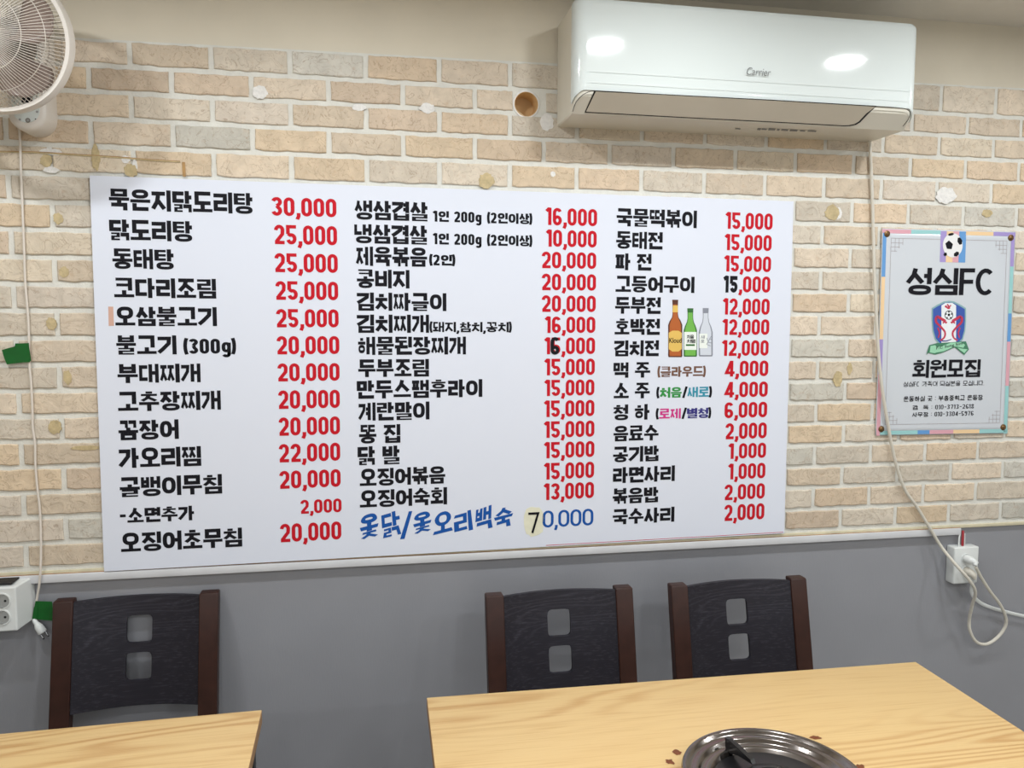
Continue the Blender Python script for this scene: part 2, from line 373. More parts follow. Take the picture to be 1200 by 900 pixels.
# brick cladding: every course and joint is laid out on the wall
def joint(k):                     # running bond, joint k of an odd course
    return 0.0096 + k * 0.1801 if k <= 2 else 0.3698 + (k - 2) * 0.1765
me_v, me_f, me_c, me_m = [], [], [], []
def bf(vs, fs, col, mi):
    o = len(me_v); me_v.extend(vs)
    for f in fs: me_f.append([i + o for i in f]); me_c.append(col); me_m.append(mi)
TONES = [(217, 197, 170), (212, 194, 170), (219, 201, 177), (210, 191, 165), (217, 193, 160), (212, 198, 177), (207, 195, 176), (214, 190, 160), (213, 199, 180), (209, 196, 176), (215, 199, 174), (208, 186, 160)]
GREY = [(197, 192, 178), (202, 197, 184)]
rb = random.Random(21)
def brick(xa, xb, za, zb, tone):
    n = 9; j = 0.0016
    def wob(): return rb.uniform(-j, j)
    out = []
    out += [(xa + (xb - xa) * i / n, za + wob() + (0.002 if i in (0,) else 0)) for i in range(n)]
    out += [(xb + wob() * 0.6, za + (zb - za) * i / 3) for i in range(3)]
    out += [(xb - (xb - xa) * i / n, zb + wob()) for i in range(n)]
    out += [(xa + wob() * 0.6, zb - (zb - za) * i / 3) for i in range(3)]
    N = len(out); cx, cz = (xa + xb) / 2, (za + zb) / 2
    def ins(p, d): return (p[0] + (d if p[0] < cx else -d) * min(1, abs(p[0] - cx) / (xb - xa) * 4 if abs(p[0] - cx) > (xb - xa) * .35 else 0), p[1] + (d if p[1] < cz else -d) * (1 if abs(p[1] - cz) > (zb - za) * .4 else 0))
    l0 = [(p[0], 0.0005, p[1]) for p in out]
    l1 = [(p[0], -0.0026, p[1]) for p in out]
    l2 = [(q[0], -0.0042, q[1]) for q in (ins(p, 0.0022) for p in out)]
    vs = l0 + l1 + l2; fs = []
    for a in (0, N):
        for k in range(N): fs.append((a + k, a + (k + 1) % N, a + N + (k + 1) % N, a + N + k))
    fs.append([2 * N + k for k in range(N)])
    bf(vs, fs, tone, 1)
XL, XR = -2.2, 3.4
zt = 2.18
for (xa, xb, za, zb) in ((XL, XR, 0.893, hz0), (XL, HC[0], hz0, hz1), (HC[1], XR, hz0, hz1)):
    bf([(xa, 0, za), (xb, 0, za), (xb, 0, zb), (xa, 0, zb)], [(0, 1, 2, 3)], (255, 255, 255), 0)
bf([(XL, 0, hz1), (XR, 0, hz1), (XR, 0, toprow(XR)), (XL, 0, toprow(XL))], [(0, 1, 2, 3)], (255, 255, 255), 0)
bf([(XL, 0, toprow(XL)), (XR, 0, toprow(XR)), (XR, YB, toprow(XR)), (XL, YB, toprow(XL))], [(0, 1, 2, 3)], (255, 255, 255), 0)
bf([(XL, 0, .893), (XR, 0, .893), (XR, YB, .893), (XL, YB, .893)], [(0, 1, 2, 3)], (255, 255, 255), 0)
# plaster collar round the hole
NC = 32; ring_i, ring_o = [], []
for k in range(NC):
    a = 2 * PI * k / NC; ca, sa = math.cos(a), math.sin(a); q = 0.04 / max(abs(ca), abs(sa))
    ring_i.append((HOLE[0] + HR * ca, -0.001, HOLE[1] + HR * sa)); ring_o.append((HOLE[0] + q * ca, 0, HOLE[1] + q * sa))
bf(ring_i + ring_o, [(k, (k + 1) % NC, NC + (k + 1) % NC, NC + k) for k in range(NC)], (255, 255, 255), 0)
MW = 0.0125
for r in range(20):
    za, zb = ROWS[r] + MW / 2, ROWS[r + 1] - MW / 2
    k0 = -15
    for k in range(k0, 24):
        xa, xb = joint(k), joint(k + 1)
        if r % 2 == 0:
            xa, xb = (joint(k) + joint(k + 1)) / 2, (joint(k + 1) + joint(k + 2)) / 2
        if xb < XL or xa > XR: continue
        xa, xb = max(xa, XL), min(xb, XR)
        xa2, xb2 = xa + 0.0062, xb - 0.0062
        u = rb.random()
        tone = rb.choice(GREY) if u < 0.09 else rb.choice(TONES)
        j = rb.uniform(0.965, 1.03); g_ = sum(tone) / 3; tone = tuple((c * .84 + g_ * .16) * j * .985 for c in tone)
        zb2 = zb
        if r == 19: zb2 = toprow((xa + xb) / 2) - 0.006
        if r == 18 and xa2 < HOLE[0] < xb2: xb2 = HC[0] + 0.004
        if xb2 - xa2 > 0.012: brick(xa2, xb2, za, zb2, tone)
me = bpy.data.meshes.new('brick_cladding'); me.from_pydata(me_v, [], me_f)
me.materials.append(M_MORTAR); me.materials.append(M_BRICK); me.polygons.foreach_set('material_index', me_m)
ca = me.color_attributes.new('brick_tone', 'FLOAT_COLOR', 'CORNER'); buf = []
for p in me.polygons:
    c = me_c[p.index]; cc = (lin(c[0]), lin(c[1]), lin(c[2]), 1.0)
    for _ in p.loop_indices: buf.extend(cc)
ca.data.foreach_set('color', buf)
bm = bmesh.new(); bm.from_mesh(me); bmesh.ops.recalc_face_normals(bm, faces=bm.faces[:]); bm.to_mesh(me); bm.free()
clad = bpy.data.objects.new('brick_cladding', me); COL.objects.link(clad); clad.parent = wall
clad['label'] = 'pale tan brick cladding with light mortar'
# the bored pipe hole
b = MB()
b.lathe([(HR + 0.003, -0.0022), (HR - 0.001, -0.0035), (HR - 0.0015, 0.0), (HR - 0.002, 0.055)], M_SLEEVE, 36, (HOLE[0], 0, HOLE[1]), 'y')
b.disc((HOLE[0], 0.05, HOLE[1]), HR, M_SLEEVE, 32)
b.build('pipe_hole', wall)['label'] = 'round bored pipe hole with tan inside'
b = MB(); pts = []
for k in range(17):
    a = PI + PI * 0.62 * k / 16; pts.append((HOLE[0] + (HR - .003) * math.cos(a), 0.03, HOLE[1] + (HR - .003) * math.sin(a)))
b.poly(pts, M_CREAM, 0.03); b.build('foam_lump', wall)
b = MB(); b.lathe([(HR + 0.005, -0.0008), (HR + 0.003, -0.0032), (HR, -0.0036), (HR - 0.001, 0.0)], M_PLPATCH, 40, (HOLE[0], 0, HOLE[1]), 'y'); b.build('hole_collar', wall)
# filler patches, glue marks and drips on the bricks
def blob(name, px, py, rx, ry, m, wob=0.13, t=0.0016, n=26, y=-0.0052):
    c = at(px, py, y); k = (at(px + 1, py, y).x - c.x); bb = MB()
    bb.disc((c.x, y, c.z), rx * k, m, n, ry * k, wob, thick=t + 0.002); return bb.build(name, wall, smooth=False)
for (px, py, rx, ry) in ((305, 108, 9, 8), (421, 126, 8, 4), (501, 127, 9, 6), (147, 187, 5, 5), (158, 194, 3, 8), (60, 178, 13, 4), (60, 199, 9, 4), (1109, 229, 12, 8), (648, 204, 3, 3), (641, 143, 8, 9), (983, 250, 4, 6)):
    blob('filler_patch', px, py, rx, ry, M_PLPATCH)
for (px, py, rx, ry) in ((68, 256, 6, 7), (75, 319, 6, 7), (60, 379, 6, 8), (79, 442, 5, 9), (64, 500, 8, 9), (100, 525, 16, 3), (54, 188, 7, 8), (112, 184, 5, 16), (153, 200, 8, 8), (975, 249, 8, 8), (570, 212, 9, 9), (982, 444, 5, 9), (996, 432, 3, 6), (1157, 250, 6, 4)):
    blob('glue_mark', px, py, rx, ry, M_GLUE, y=-0.0058)
b = MB()
L1 = spline([at(-20, 177, -.0055), at(40, 178, -.0055), at(90, 181, -.0055), at(140, 184, -.0055), at(175, 187, -.0055), at(211, 189, -.0055)], 6)
b.tube(L1, 0.0013, M_RUST, 6, flat=0.5); b.tube([p + Vector((0, 0, -0.0016)) for p in L1[2:]], 0.0016, M_GLUE, 6, flat=0.5)
b.tube([at(215, 190, -.0055), at(216, 207, -.0055)], 0.004, M_RUST, 6, flat=0.2)
b.build('glue_drip_line', wall)

# trims under the bricks
b = MB(); xe = at(1126, 626, -.01).x
b.box(((X0 + xe) / 2, -0.0035, (TRIM_T + TRIM_B) / 2 + .001), (xe - X0, 0.015, TRIM_T - TRIM_B), M_TRIM, 0.0012)
struct(b.build('trim_1'), 'white plastic strip under the bricks')
b = MB(); b.box(((X0 + XR) / 2, -0.0005, 0.8895), (XR - X0, 0.009, 0.009), M_EDGE, 0.001)
b.box(((X0 + xe) / 2, -0.0035, 0.8862), (xe - X0, 0.006, 0.0028), M_EDGE2, 0.0006)
struct(b.build('trim_2'), 'cream foam edge below the lowest bricks')

# ------------------------------------------------------------------ lettering: a stroke font for hangul, figures and a few letters
CHO = 'ㄱㄲㄴㄷㄸㄹㅁㅂㅃㅅㅆㅇㅈㅉㅊㅋㅌㅍㅎ'
JUNG = 'ㅏㅐㅑㅒㅓㅔㅕㅖㅗㅘㅙㅚㅛㅜㅝㅞㅟㅠㅡㅢㅣ'
JONG = ['', 'ㄱ', 'ㄲ', 'ㄳ', 'ㄴ', 'ㄵ', 'ㄶ', 'ㄷ', 'ㄹ', 'ㄺ', 'ㄻ', 'ㄼ', 'ㄽ', 'ㄾ', 'ㄿ', 'ㅀ', 'ㅁ', 'ㅂ', 'ㅄ', 'ㅅ', 'ㅆ', 'ㅇ', 'ㅈ', 'ㅊ', 'ㅋ', 'ㅌ', 'ㅍ', 'ㅎ']
DBL = {'ㄲ': 'ㄱㄱ', 'ㄸ': 'ㄷㄷ', 'ㅃ': 'ㅂㅂ', 'ㅆ': 'ㅅㅅ', 'ㅉ': 'ㅈㅈ', 'ㄺ': 'ㄹㄱ', 'ㄼ': 'ㄹㅂ', 'ㅄ': 'ㅂㅅ'}
ROWN = {'ㄱ': 1.6, 'ㄴ': 1.6, 'ㄷ': 2, 'ㄹ': 3, 'ㅁ': 2, 'ㅂ': 2.3, 'ㅅ': 2, 'ㅇ': 2, 'ㅈ': 2.3, 'ㅊ': 3, 'ㅋ': 3.0, 'ㅌ': 3, 'ㅍ': 2.2, 'ㅎ': 3.4}
def ringpts(x0, y0, x1, y1, n=20, e=2.6):
    cx, cy, a, b2 = (x0 + x1) / 2, (y0 + y1) / 2, (x1 - x0) / 2, (y1 - y0) / 2; out = []
    for k in range(n):
        t = 2 * PI * k / n; c, s = math.cos(t), math.sin(t)
        out.append((cx + a * math.copysign(abs(c) ** (2 / e), c), cy + b2 * math.copysign(abs(s) ** (2 / e), s)))
    return out
def jamo(ch, x0, y0, x1, y1, tx, ty, slant=False):
    """strokes (points, closed, pen x, pen y) filling the OUTER box"""
    if ch in DBL:
        a, c = DBL[ch]; w = x1 - x0; g = w * 0.04; tx2 = min(tx, w / 5.2)
        mid = (x0 + x1) / 2
        return jamo(a, x0, y0, mid - g / 2, y1, tx2, ty, slant) + jamo(c, mid + g / 2, y0, x1, y1, tx2, ty, slant)
    h = y1 - y0; n = ROWN.get(ch, 2); ty = min(ty, h / (2 * n - 1) * 1.12); tx = min(tx, (x1 - x0) / 2.6)
    a, c, d, e = x0 + tx / 2, x1 - tx / 2, y0 + ty / 2, y1 - ty / 2; m = (d + e) / 2
    S = lambda *p: (list(p), False, tx, ty)
    xm = (x0 + x1) / 2
    if ch == 'ㄱ':
        if slant: return [S((x0, e), (c, e), (c - .02, m + (e - m) * .2), (x0 + (c - x0) * .42, y0 + h * .2), (x0 + tx * .2, y0))]
        return [S((x0, e), (c, e), (c, y0))]
    if ch == 'ㅋ':
        q = jamo('ㄱ', x0, y0, x1, y1, tx, ty, slant); return q + [S((x0 + .03, y0 + h * .44), (c, y0 + h * .44))]
    if ch == 'ㄴ': return [S((a, y1), (a, d), (x1, d))]
    if ch == 'ㄷ': return [S((x1, e), (a, e), (a, d), (x1, d))]
    if ch == 'ㅌ': return [S((x1, e), (a, e), (a, d), (x1, d)), S((a, m), (x1, m))]
    if ch == 'ㄹ': return [S((x0, e), (c, e), (c, m), (a, m), (a, d), (x1, d))]
    if ch == 'ㅁ': return [([(a, d), (c, d), (c, e), (a, e)], True, tx, ty)]
    if ch == 'ㅂ': return [S((a, y1), (a, d), (c, d), (c, y1)), S((a, m + h * .06), (c, m + h * .06))]
    if ch == 'ㅍ': return [S((x0, e), (x1, e)), S((x0, d), (x1, d)), S((x0 + (x1 - x0) * .29, e), (x0 + (x1 - x0) * .29, d)), S((x0 + (x1 - x0) * .71, e), (x0 + (x1 - x0) * .71, d))]
    if ch == 'ㅇ': return [(ringpts(a, d, c, e), True, tx, ty)]
    if ch == 'ㅅ': return [S((xm, y1), (xm - (xm - a) * .25, y0 + h * .55), (x0 + tx * .3, y0 + ty * .1)), S((xm - (xm - a) * .12, y0 + h * .62), (x1 - tx * .3, y0 + ty * .1))]
    if ch == 'ㅈ':
        return [S((x0 + .01, e), (x1 - .01, e)), S((xm, e), (xm - (xm - a) * .3, y0 + h * .42), (x0 + tx * .3, y0 + ty * .1)), S((xm - (xm - a) * .14, y0 + h * .5), (x1 - tx * .3, y0 + ty * .1))]
    if ch == 'ㅊ':
        return [S((xm - (x1 - x0) * .2, e), (xm + (x1 - x0) * .2, e))] + jamo('ㅈ', x0, y0, x1, y1 - ty * 1.15, tx, ty)
    if ch == 'ㅎ':
        yb = y1 - ty * 1.75; th = min(tx, (x1 - x0) / 4.2)
        return [S((xm - (x1 - x0) * .2, e), (xm + (x1 - x0) * .2, e)), S((x0, yb), (x1, yb)),
                (ringpts(x0 + (x1 - x0) * .06 + th / 2, d, x1 - (x1 - x0) * .06 - th / 2, yb - ty * 1.1), True, th, ty)]
    return []
def vvowel(ch, x1, y0, y1, tx, ty, armmid):
    """vertical vowel flush right at x1; returns strokes, left edge"""
    S = lambda *p: (list(p), False, tx, ty)
    arm = 0.10 + tx * .1; g = tx * 0.62
    if ch == 'ㅣ': return [S((x1 - tx / 2, y0), (x1 - tx / 2, y1))], x1 - tx
    if ch in 'ㅏㅑ':
        xs = x1 - arm - tx / 2; r = [S((xs, y0), (xs, y1))]
        for dy in ((0,) if ch == 'ㅏ' else (-.11, .11)): r.append(S((xs, armmid + dy), (x1, armmid + dy)))
        return r, xs - tx / 2
    if ch in 'ㅓㅕ':
        xs = x1 - tx / 2; r = [S((xs, y0), (xs, y1))]
        for dy in ((0,) if ch == 'ㅓ' else (-.12, .12)): r.append(S((xs - tx / 2 - arm, armmid + dy), (xs, armmid + dy)))
        return r, xs - tx / 2 - arm * .55
    t2 = tx * .84; S2 = lambda *p: (list(p), False, t2, ty)
    if ch in 'ㅐㅒ':
        xs2 = x1 - t2 / 2; xs1 = xs2 - t2 - g; r = [S2((xs1, y0 + .03), (xs1, y1 - .02)), S2((xs2, y0), (xs2, y1))]
        for dy in ((0,) if ch == 'ㅐ' else (-.11, .11)): r.append(S2((xs1, armmid + dy), (xs2, armmid + dy)))
        return r, xs1 - t2 / 2
    if ch in 'ㅔㅖ':
        xs2 = x1 - t2 / 2; xs1 = xs2 - t2 - g * .7; r = [S2((xs1, y0 + .03), (xs1, y1 - .02)), S2((xs2, y0), (xs2, y1))]
        for dy in ((0,) if ch == 'ㅔ' else (-.12, .12)): r.append(S2((xs1 - t2 / 2 - arm * .8, armmid + dy), (xs1, armmid + dy)))
        return r, xs1 - t2 / 2 - arm * .5
    return [], x1
MIX = {'ㅘ': 'ㅗㅏ', 'ㅙ': 'ㅗㅐ', 'ㅚ': 'ㅗㅣ', 'ㅝ': 'ㅜㅓ', 'ㅞ': 'ㅜㅔ', 'ㅟ': 'ㅜㅣ', 'ㅢ': 'ㅡㅣ'}
def hvowel(ch, x0, x1, ybar, ytop, ybot, tx, ty):
    S = lambda *p: (list(p), False, tx, ty); r = [S((x0, ybar), (x1, ybar))]; m = (x0 + x1) / 2; w = x1 - x0
    if ch == 'ㅗ': r.append(S((m, ybar), (m, ytop)))
    if ch == 'ㅛ': r += [S((m - w * .2, ybar), (m - w * .2, ytop)), S((m + w * .2, ybar), (m + w * .2, ytop))]
    if ch == 'ㅜ': r.append(S((m, ybar), (m, ybot)))
    if ch == 'ㅠ': r += [S((m - w * .2, ybar), (m - w * .2, ybot)), S((m + w * .2, ybar), (m + w * .2, ybot))]
    return r
def syllable(ch, tx, ty):
    k = ord(ch) - 0xAC00; c, v, f = CHO[k // 588], JUNG[(k % 588) // 28], JONG[k % 28]
    st = []; g = 0.055; L, R = 0.015, 0.985
    if v in MIX or v not in 'ㅗㅛㅜㅠㅡ':
        hv, vv = MIX.get(v, ' ' + v)
        if f: yb0, ye = 0.40, 0.37
        else: yb0, ye = 0.0, 0
        vs, xl = vvowel(vv, R, yb0 if f else 0.0, 1.0, tx, ty, 0.70 if f else 0.52)
        st += vs
        if hv == ' ':
            st += jamo(c, L, 0.43 if f else 0.10, xl - g, 0.97 if f else 0.93, tx, ty, slant=True)
        else:
            bar = 0.44 if f else 0.13
            if hv == 'ㅗ' or hv == 'ㅡ':
                if not f: bar = 0.16
                st += jamo(c, L + .02, bar + (ty * .5 + .13 if hv == 'ㅗ' else ty * .5 + g), xl - g - .02, 1.0, tx, ty)
                st += hvowel(hv, 0.0, xl - g * .4, bar, bar + ty * .5 + .13, 0, tx, ty)
            else:
                bar = 0.56 if f else 0.34
                st += jamo(c, L + .02, bar + ty * .5 + g, xl - g - .02, 1.0, tx, ty)
                st += hvowel(hv, 0.0, xl - g * .4, bar, 0, 0.40 if f else 0.03, tx, ty)
        if f: st += jamo(f, 0.10, 0.0, R, ye, tx, ty)
    else:
        tyb = min(ty, 0.15)
        if f:
            if v in 'ㅗㅛ':
                st += jamo(c, .09, .615, .91, 1.0, tx, ty); st += hvowel(v, 0, 1, .43, .63, 0, tx, tyb)
            elif v in 'ㅜㅠ':
                st += jamo(c, .09, .64, .91, 1.0, tx, ty); st += hvowel(v, 0, 1, .53, 0, .345, tx, tyb)
            else:
                st += jamo(c, .09, .575, .91, 1.0, tx, ty); st += hvowel(v, 0, 1, .46, 0, 0, tx, tyb)
            st += jamo(f, .10, 0, .90, .355, tx, ty)
        else:
            if v in 'ㅗㅛ': st += jamo(c, .09, .36, .91, 1.0, tx, ty); st += hvowel(v, 0, 1, tyb / 2 + .03, .38, 0, tx, tyb)
            elif v in 'ㅜㅠ': st += jamo(c, .09, .51, .91, 1.0, tx, ty); st += hvowel(v, 0, 1, .385, 0, .0, tx, tyb)
            else: st += jamo(c, .09, .38, .91, 1.0, tx, ty); st += hvowel(v, 0, 1, .14, 0, 0, tx, tyb)
    return st
def arc(cx, cy, rx, ry, a0, a1, n=8):
    return [(cx + rx * math.cos(math.radians(a0 + (a1 - a0) * k / n)), cy + ry * math.sin(math.radians(a0 + (a1 - a0) * k / n))) for k in range(n + 1)]
def latin(ch, tx, ty, dw):
    """figures and letters in a box dw wide and 1 high -> strokes, advance"""
    l, r, bo, to = tx / 2, dw - tx / 2, ty / 2, 1 - ty / 2; cx = dw / 2; rx = (r - l) / 2; ry = min(rx, .28) * 1.0
    S = lambda p, c=False: (p, c, tx, ty); gap = tx * .42; m = .53
    if ch == '0' or ch == 'O': return [S(arc(cx, to - ry, rx, ry, 0, 180) + arc(cx, bo + ry, rx, ry, 180, 360), True)], dw + gap
    if ch == '1': return [S([(0.02, .80), (tx * .75, 1 - ty * .42), (tx * 1.25, 1 - ty * .42)]), S([(tx * 1.15, 1), (tx * 1.15, 0)])], tx * 1.65 + gap
    if ch == '2': return [S(arc(cx, to - ry, rx, ry, 180, -10) + [(r - .02, .52), (l + tx * .1, bo + .04)]), S([(l - tx * .3, bo), (dw, bo)])], dw + gap
    if ch == '3': return [S(arc(cx, to - ry * .9, rx, ry * .9, 165, -60, 10) + [(cx, m)]), S([(cx, m)] + arc(cx, bo + ry * .95, rx, ry * .95, 60, -165, 10))], dw + gap
    if ch == '4': return [S([(r - tx * .35, 0), (r - tx * .35, 1)]), S([(r - tx * .5, 1 - ty * .2), (l * .6, .24), (dw + .02, .24)])], dw + gap
    if ch == '5': return [S([(dw - .02, to), (l, to), (l, .53)]), S([(l, .55)] + arc(cx, bo + ry * 1.05, rx, ry * 1.05, 110, -165, 12))], dw + gap
    if ch == '6': return [S(arc(cx, to - ry, rx, ry, 20, 180, 8) + [(l, bo + ry)]), S(arc(cx, bo + ry * 1.0, rx, ry * 1.05, 0, 360, 16)[:-1], True)], dw + gap
    if ch == '9': return [S(arc(cx, bo + ry, rx, ry, 200, 360, 8) + [(r, to - ry)]), S(arc(cx, to - ry * 1.0, rx, ry * 1.05, 0, 360, 16)[:-1], True)], dw + gap
    if ch == '8': return [S(arc(cx, to - ry * .85, rx * .95, ry * .85, 0, 360, 16)[:-1], True), S(arc(cx, bo + ry * .95, rx, ry * .95, 0, 360, 16)[:-1], True)], dw + gap
    if ch == '7': return [S([(0, to), (r, to), (l + (r - l) * .35, 0)])], dw + gap
    if ch == ',': return [S([(tx * .62, ty * 1.0), (tx * .62, 0), (tx * .25, -.17)])], tx * 1.05 + gap * .7
    if ch == '.': return [S([(tx * .5, ty * 1.0), (tx * .5, 0)])], tx + gap
    if ch == '-': return [S([(0, .5), (dw * .8, .5)])], dw * .8 + gap
    if ch == ':': return [S([(tx * .5, .2), (tx * .5, .2 + ty)]), S([(tx * .5, .7), (tx * .5, .7 + ty)])], tx + gap
    if ch == '/': return [S([(tx * .5, -.05), (dw * .7, 1.05)])], dw * .7 + gap
    if ch == '(': return [S(arc(dw * .62, .5, dw * .40, .66, 125, 235, 8))], dw * .42 + gap
    if ch == ')': return [S(arc(-dw * .2, .5, dw * .40, .66, 55, -55, 8))], dw * .30 + gap
    if ch == 'g': return [S(ringpts(l, .18, r, .68, 16)), S(ringpts(l, .18, r, .68, 16), True), S([(r, .74), (r, -.05)] + arc(cx, -.02, rx, .14, 0, -160, 6))][1:], dw + gap
    if ch == 'F': return [S([(l, 0), (l, to), (dw * .84, to)]), S([(l, .5), (dw * .76, .5)])], dw * .84 + gap * .6
    if ch == 'C': return [S(arc(cx * 1.1, .5, rx * 1.12, .5 - ty / 2, 48, 312, 16))], dw * 1.1 + gap
    return [], dw * .5
def ribbon(mb, pts, closed, tx, ty, m, X):
    """pen of width tx (upright strokes) / ty (level strokes) along pts, mapped to the sign by X"""
    P = [Vector((p[0] / tx, p[1] / ty)) for p in pts]; n = len(P)
    if n < 2: return
    left, right = [], []
    for i in range(n):
        if closed: a, c = P[i - 1], P[(i + 1) % n]
        else: a, c = P[max(i - 1, 0)], P[min(i + 1, n - 1)]
        d1 = (P[i] - a); d2 = (c - P[i])
        if d1.length < 1e-9: d1 = d2
        if d2.length < 1e-9: d2 = d1
        d1.normalize(); d2.normalize()
        n1, n2 = Vector((-d1.y, d1.x)), Vector((-d2.y, d2.x)); nn = n1 + n2
        if nn.length < 1e-6: nn = n1
        nn.normalize(); k = 0.5 / max(0.45, nn.dot(n1))
        left.append(P[i] + nn * k); right.append(P[i] - nn * k)
    vs = [X(p.x * tx, p.y * ty) for p in left] + [X(p.x * tx, p.y * ty) for p in right]
    fs = [(i, (i + 1) % n, n + (i + 1) % n, n + i) for i in range(n if closed else n - 1)]
    mb.add(vs, fs, m)
def layout(s, tx, ty, dw, kcell=1.0, space=0.30, track=0.0):
    """string -> [(strokes, x offset, scale x, y0, scale y)], total width in units of the letter height"""
    out = []; x = 0.0
    for ch in s:
        if ch == ' ': x += space; continue
        if '가' <= ch <= '힣': out.append((syllable(ch, tx / kcell, ty), x, kcell)); x += kcell + tx * 0.22 + track
        else:
            st, ad = latin(ch, tx, ty, dw); out.append((st, x, 1.0)); x += ad + track
    return out, x - tx * 0.3
YS = -0.0125           # front face of the menu sign
def zslope(z): return -0.0033 + (1.83 - z) / 0.94 * 0.0080
def lettering(name, s, x0, x1, yt, yb, m, parent, root, weight=0.175, dw=0.50, y=YS, aspect=1.0, space=0.30, slope=None, colours=None, shear=0.0, sub=None, ty_k=0.92, track=0.0):
    """s printed between pixel columns x0..x1 (left end between rows yt..yb) on the sign's own plane"""
    A = at(x0, yb, y); T = at(x0, yt, y); h = T.z - A.z
    B = at(x1, yb - (yb - 378) / 5200 * (x1 - x0), y); w = B.x - A.x
    sl = zslope(A.z) if slope is None else slope
    tx, ty = weight, weight * ty_k
    kc = aspect
    lay, tot = layout(s, tx, ty, dw, kc, space, track)
    nh = sum('가' <= c <= '힣' for c in s)
    lay0 = [(st, x, k) for st, x, k in lay]
    xs = [p[0] * k + x for st, x, k in lay0 for q in st for p in q[0]]
    lo = min(xs) ; hi = max(xs); fx = w / (hi - lo + tx * 0.8)
    off = lo - tx * 0.4
    mb = MB(); k2 = 0
    for i, (st, x, k) in enumerate(lay0):
        mm = colours[i] if colours else m
        jx = random.uniform(-1, 1)
        for si, (pts, closed, px_, py_) in enumerate(st):
            def X(u, v, x=x, k=k, si=si):
                gx = (x + u * k - off) * fx + shear * v * h; gz = v * h
                if sub: gx, gz = sub(i, gx, gz, x * fx, h)
                return (A.x + gx - root.x, y - 0.0004 - 0.00005 * si - root.y, A.z + gz + gx * sl - root.z)
            ribbon(mb, pts, closed, px_, py_, mm, X)
    o = mb.build(name, parent, smooth=False, recalc=False)
    return o

# ------------------------------------------------------------------ the menu sign
c0, c1, c2, c3 = at(105, 205.6, YS), at(930, 235.8, YS), at(919, 625, YS), at(122, 669.7, YS)
RS = Vector(((c3.x + c2.x) / 2, 0, c3.z))
menu = empty('menu_sign', RS, 'large white Korean menu board with black dish names and red prices on the bricks', 'sign')
b = MB(); nx, nz = 40, 20; vs = []
for j in range(nz + 1):
    for i in range(nx + 1):
        u, v = i / nx, j / nz
        p = (c3 * (1 - u) + c2 * u) * (1 - v) + (c0 * (1 - u) + c1 * u) * v
        vs.append(p - RS)
fs = [(j * (nx + 1) + i, j * (nx + 1) + i + 1, (j + 1) * (nx + 1) + i + 1, (j + 1) * (nx + 1) + i) for j in range(nz) for i in range(nx)]
b.add(vs, fs, M_PAPER)
per = [c3, c2, c1, c0]
for k in range(4):
    p, q = per[k] - RS, per[(k + 1) % 4] - RS
    b.quad(p, (p.x, -0.0035, p.z), (q.x, -0.0035, q.z), q, M_PAPER)
b.build('panel', menu, smooth=False, recalc=False)
DISH = [('묵은지닭도리탕', 126.1, 298.1, 220.8, 246), ('닭도리탕', 128.5, 227.5, 256.8, 281.3), ('동태탕', 130.1, 205.9, 290.9, 314.9), ('코다리조림', 132, 253, 325.3, 348.9),
        ('오삼불고기', 133.3, 253.9, 359.2, 382), ('불고기', 134.7, 206.7, 393, 415.6), ('부대찌개', 136, 235.2, 426.7, 449), ('고추장찌개', 136.5, 258.9, 459.2, 482.2),
        ('꼼장어', 137.3, 209.3, 492.8, 516), ('가오리찜', 137.9, 235.5, 525.3, 548.8), ('골뱅이무침', 138.7, 260, 559.5, 582.8), ('-소면추가', 139.2, 229.3, 596, 613.4), ('오징어초무침', 140, 283.5, 624.8, 647.6),
        ('생삼겹살', 415.2, 502.7, 234.3, 257), ('냉삼겹살', 415.2, 502, 262.3, 284.8), ('제육볶음', 416, 502.3, 288.6, 311.3), ('콩비지', 416.5, 479.5, 315.5, 337.4), ('김치짜글이', 416.5, 522.7, 342.6, 364),
        ('김치찌개', 416.5, 502.7, 368.5, 390), ('해물된장찌개', 417.9, 545.9, 394.6, 416), ('두부조림', 418.1, 502.3, 421.2, 442), ('만두스팸후라이', 418.7, 564.8, 446, 467.4), ('계란말이', 418.7, 502.9, 471.9, 493.3),
        ('똥 집', 419.2, 468.8, 498, 520), ('닭 발', 419.2, 469.9, 523.3, 545.2), ('오징어볶음', 420, 523.5, 549.5, 570.2), ('오징어숙회', 420, 523.5, 574.8, 595.4),
        ('국물떡볶이', 720.8, 816, 243.8, 264.8), ('동태전', 720.3, 777.8, 270.7, 291.2), ('파 전', 719.6, 764.7, 296.6, 316.4), ('고등어구이', 719.6, 813.2, 323, 342.4), ('두부전', 719.2, 775.4, 347.9, 367.6),
        ('호박전', 718.7, 774.5, 373.3, 392.4), ('김치전', 718, 773.3, 398.8, 417.6), ('맥 주', 718.6, 763.3, 424.7, 442.8), ('소 주', 717.6, 762.8, 448.9, 467.3), ('청 하', 717.3, 762.3, 474.2, 492.6),
        ('음료수', 717.3, 773, 499.2, 517.4), ('공기밥', 716.8, 773, 523.6, 542), ('라면사리', 716.6, 790.2, 547.9, 566.5), ('볶음밥', 716.3, 772.5, 572.6, 590.8), ('국수사리', 716.3, 789.7, 597.1, 615)]
for (s, a, c, t, d) in DISH:
    ks = 0.94
    lettering('dish_name', s, a, c, t, d, M_INK, menu, RS, weight=0.205, aspect=ks, space=0.34, dw=0.42 if s[0] == '-' else 0.5)
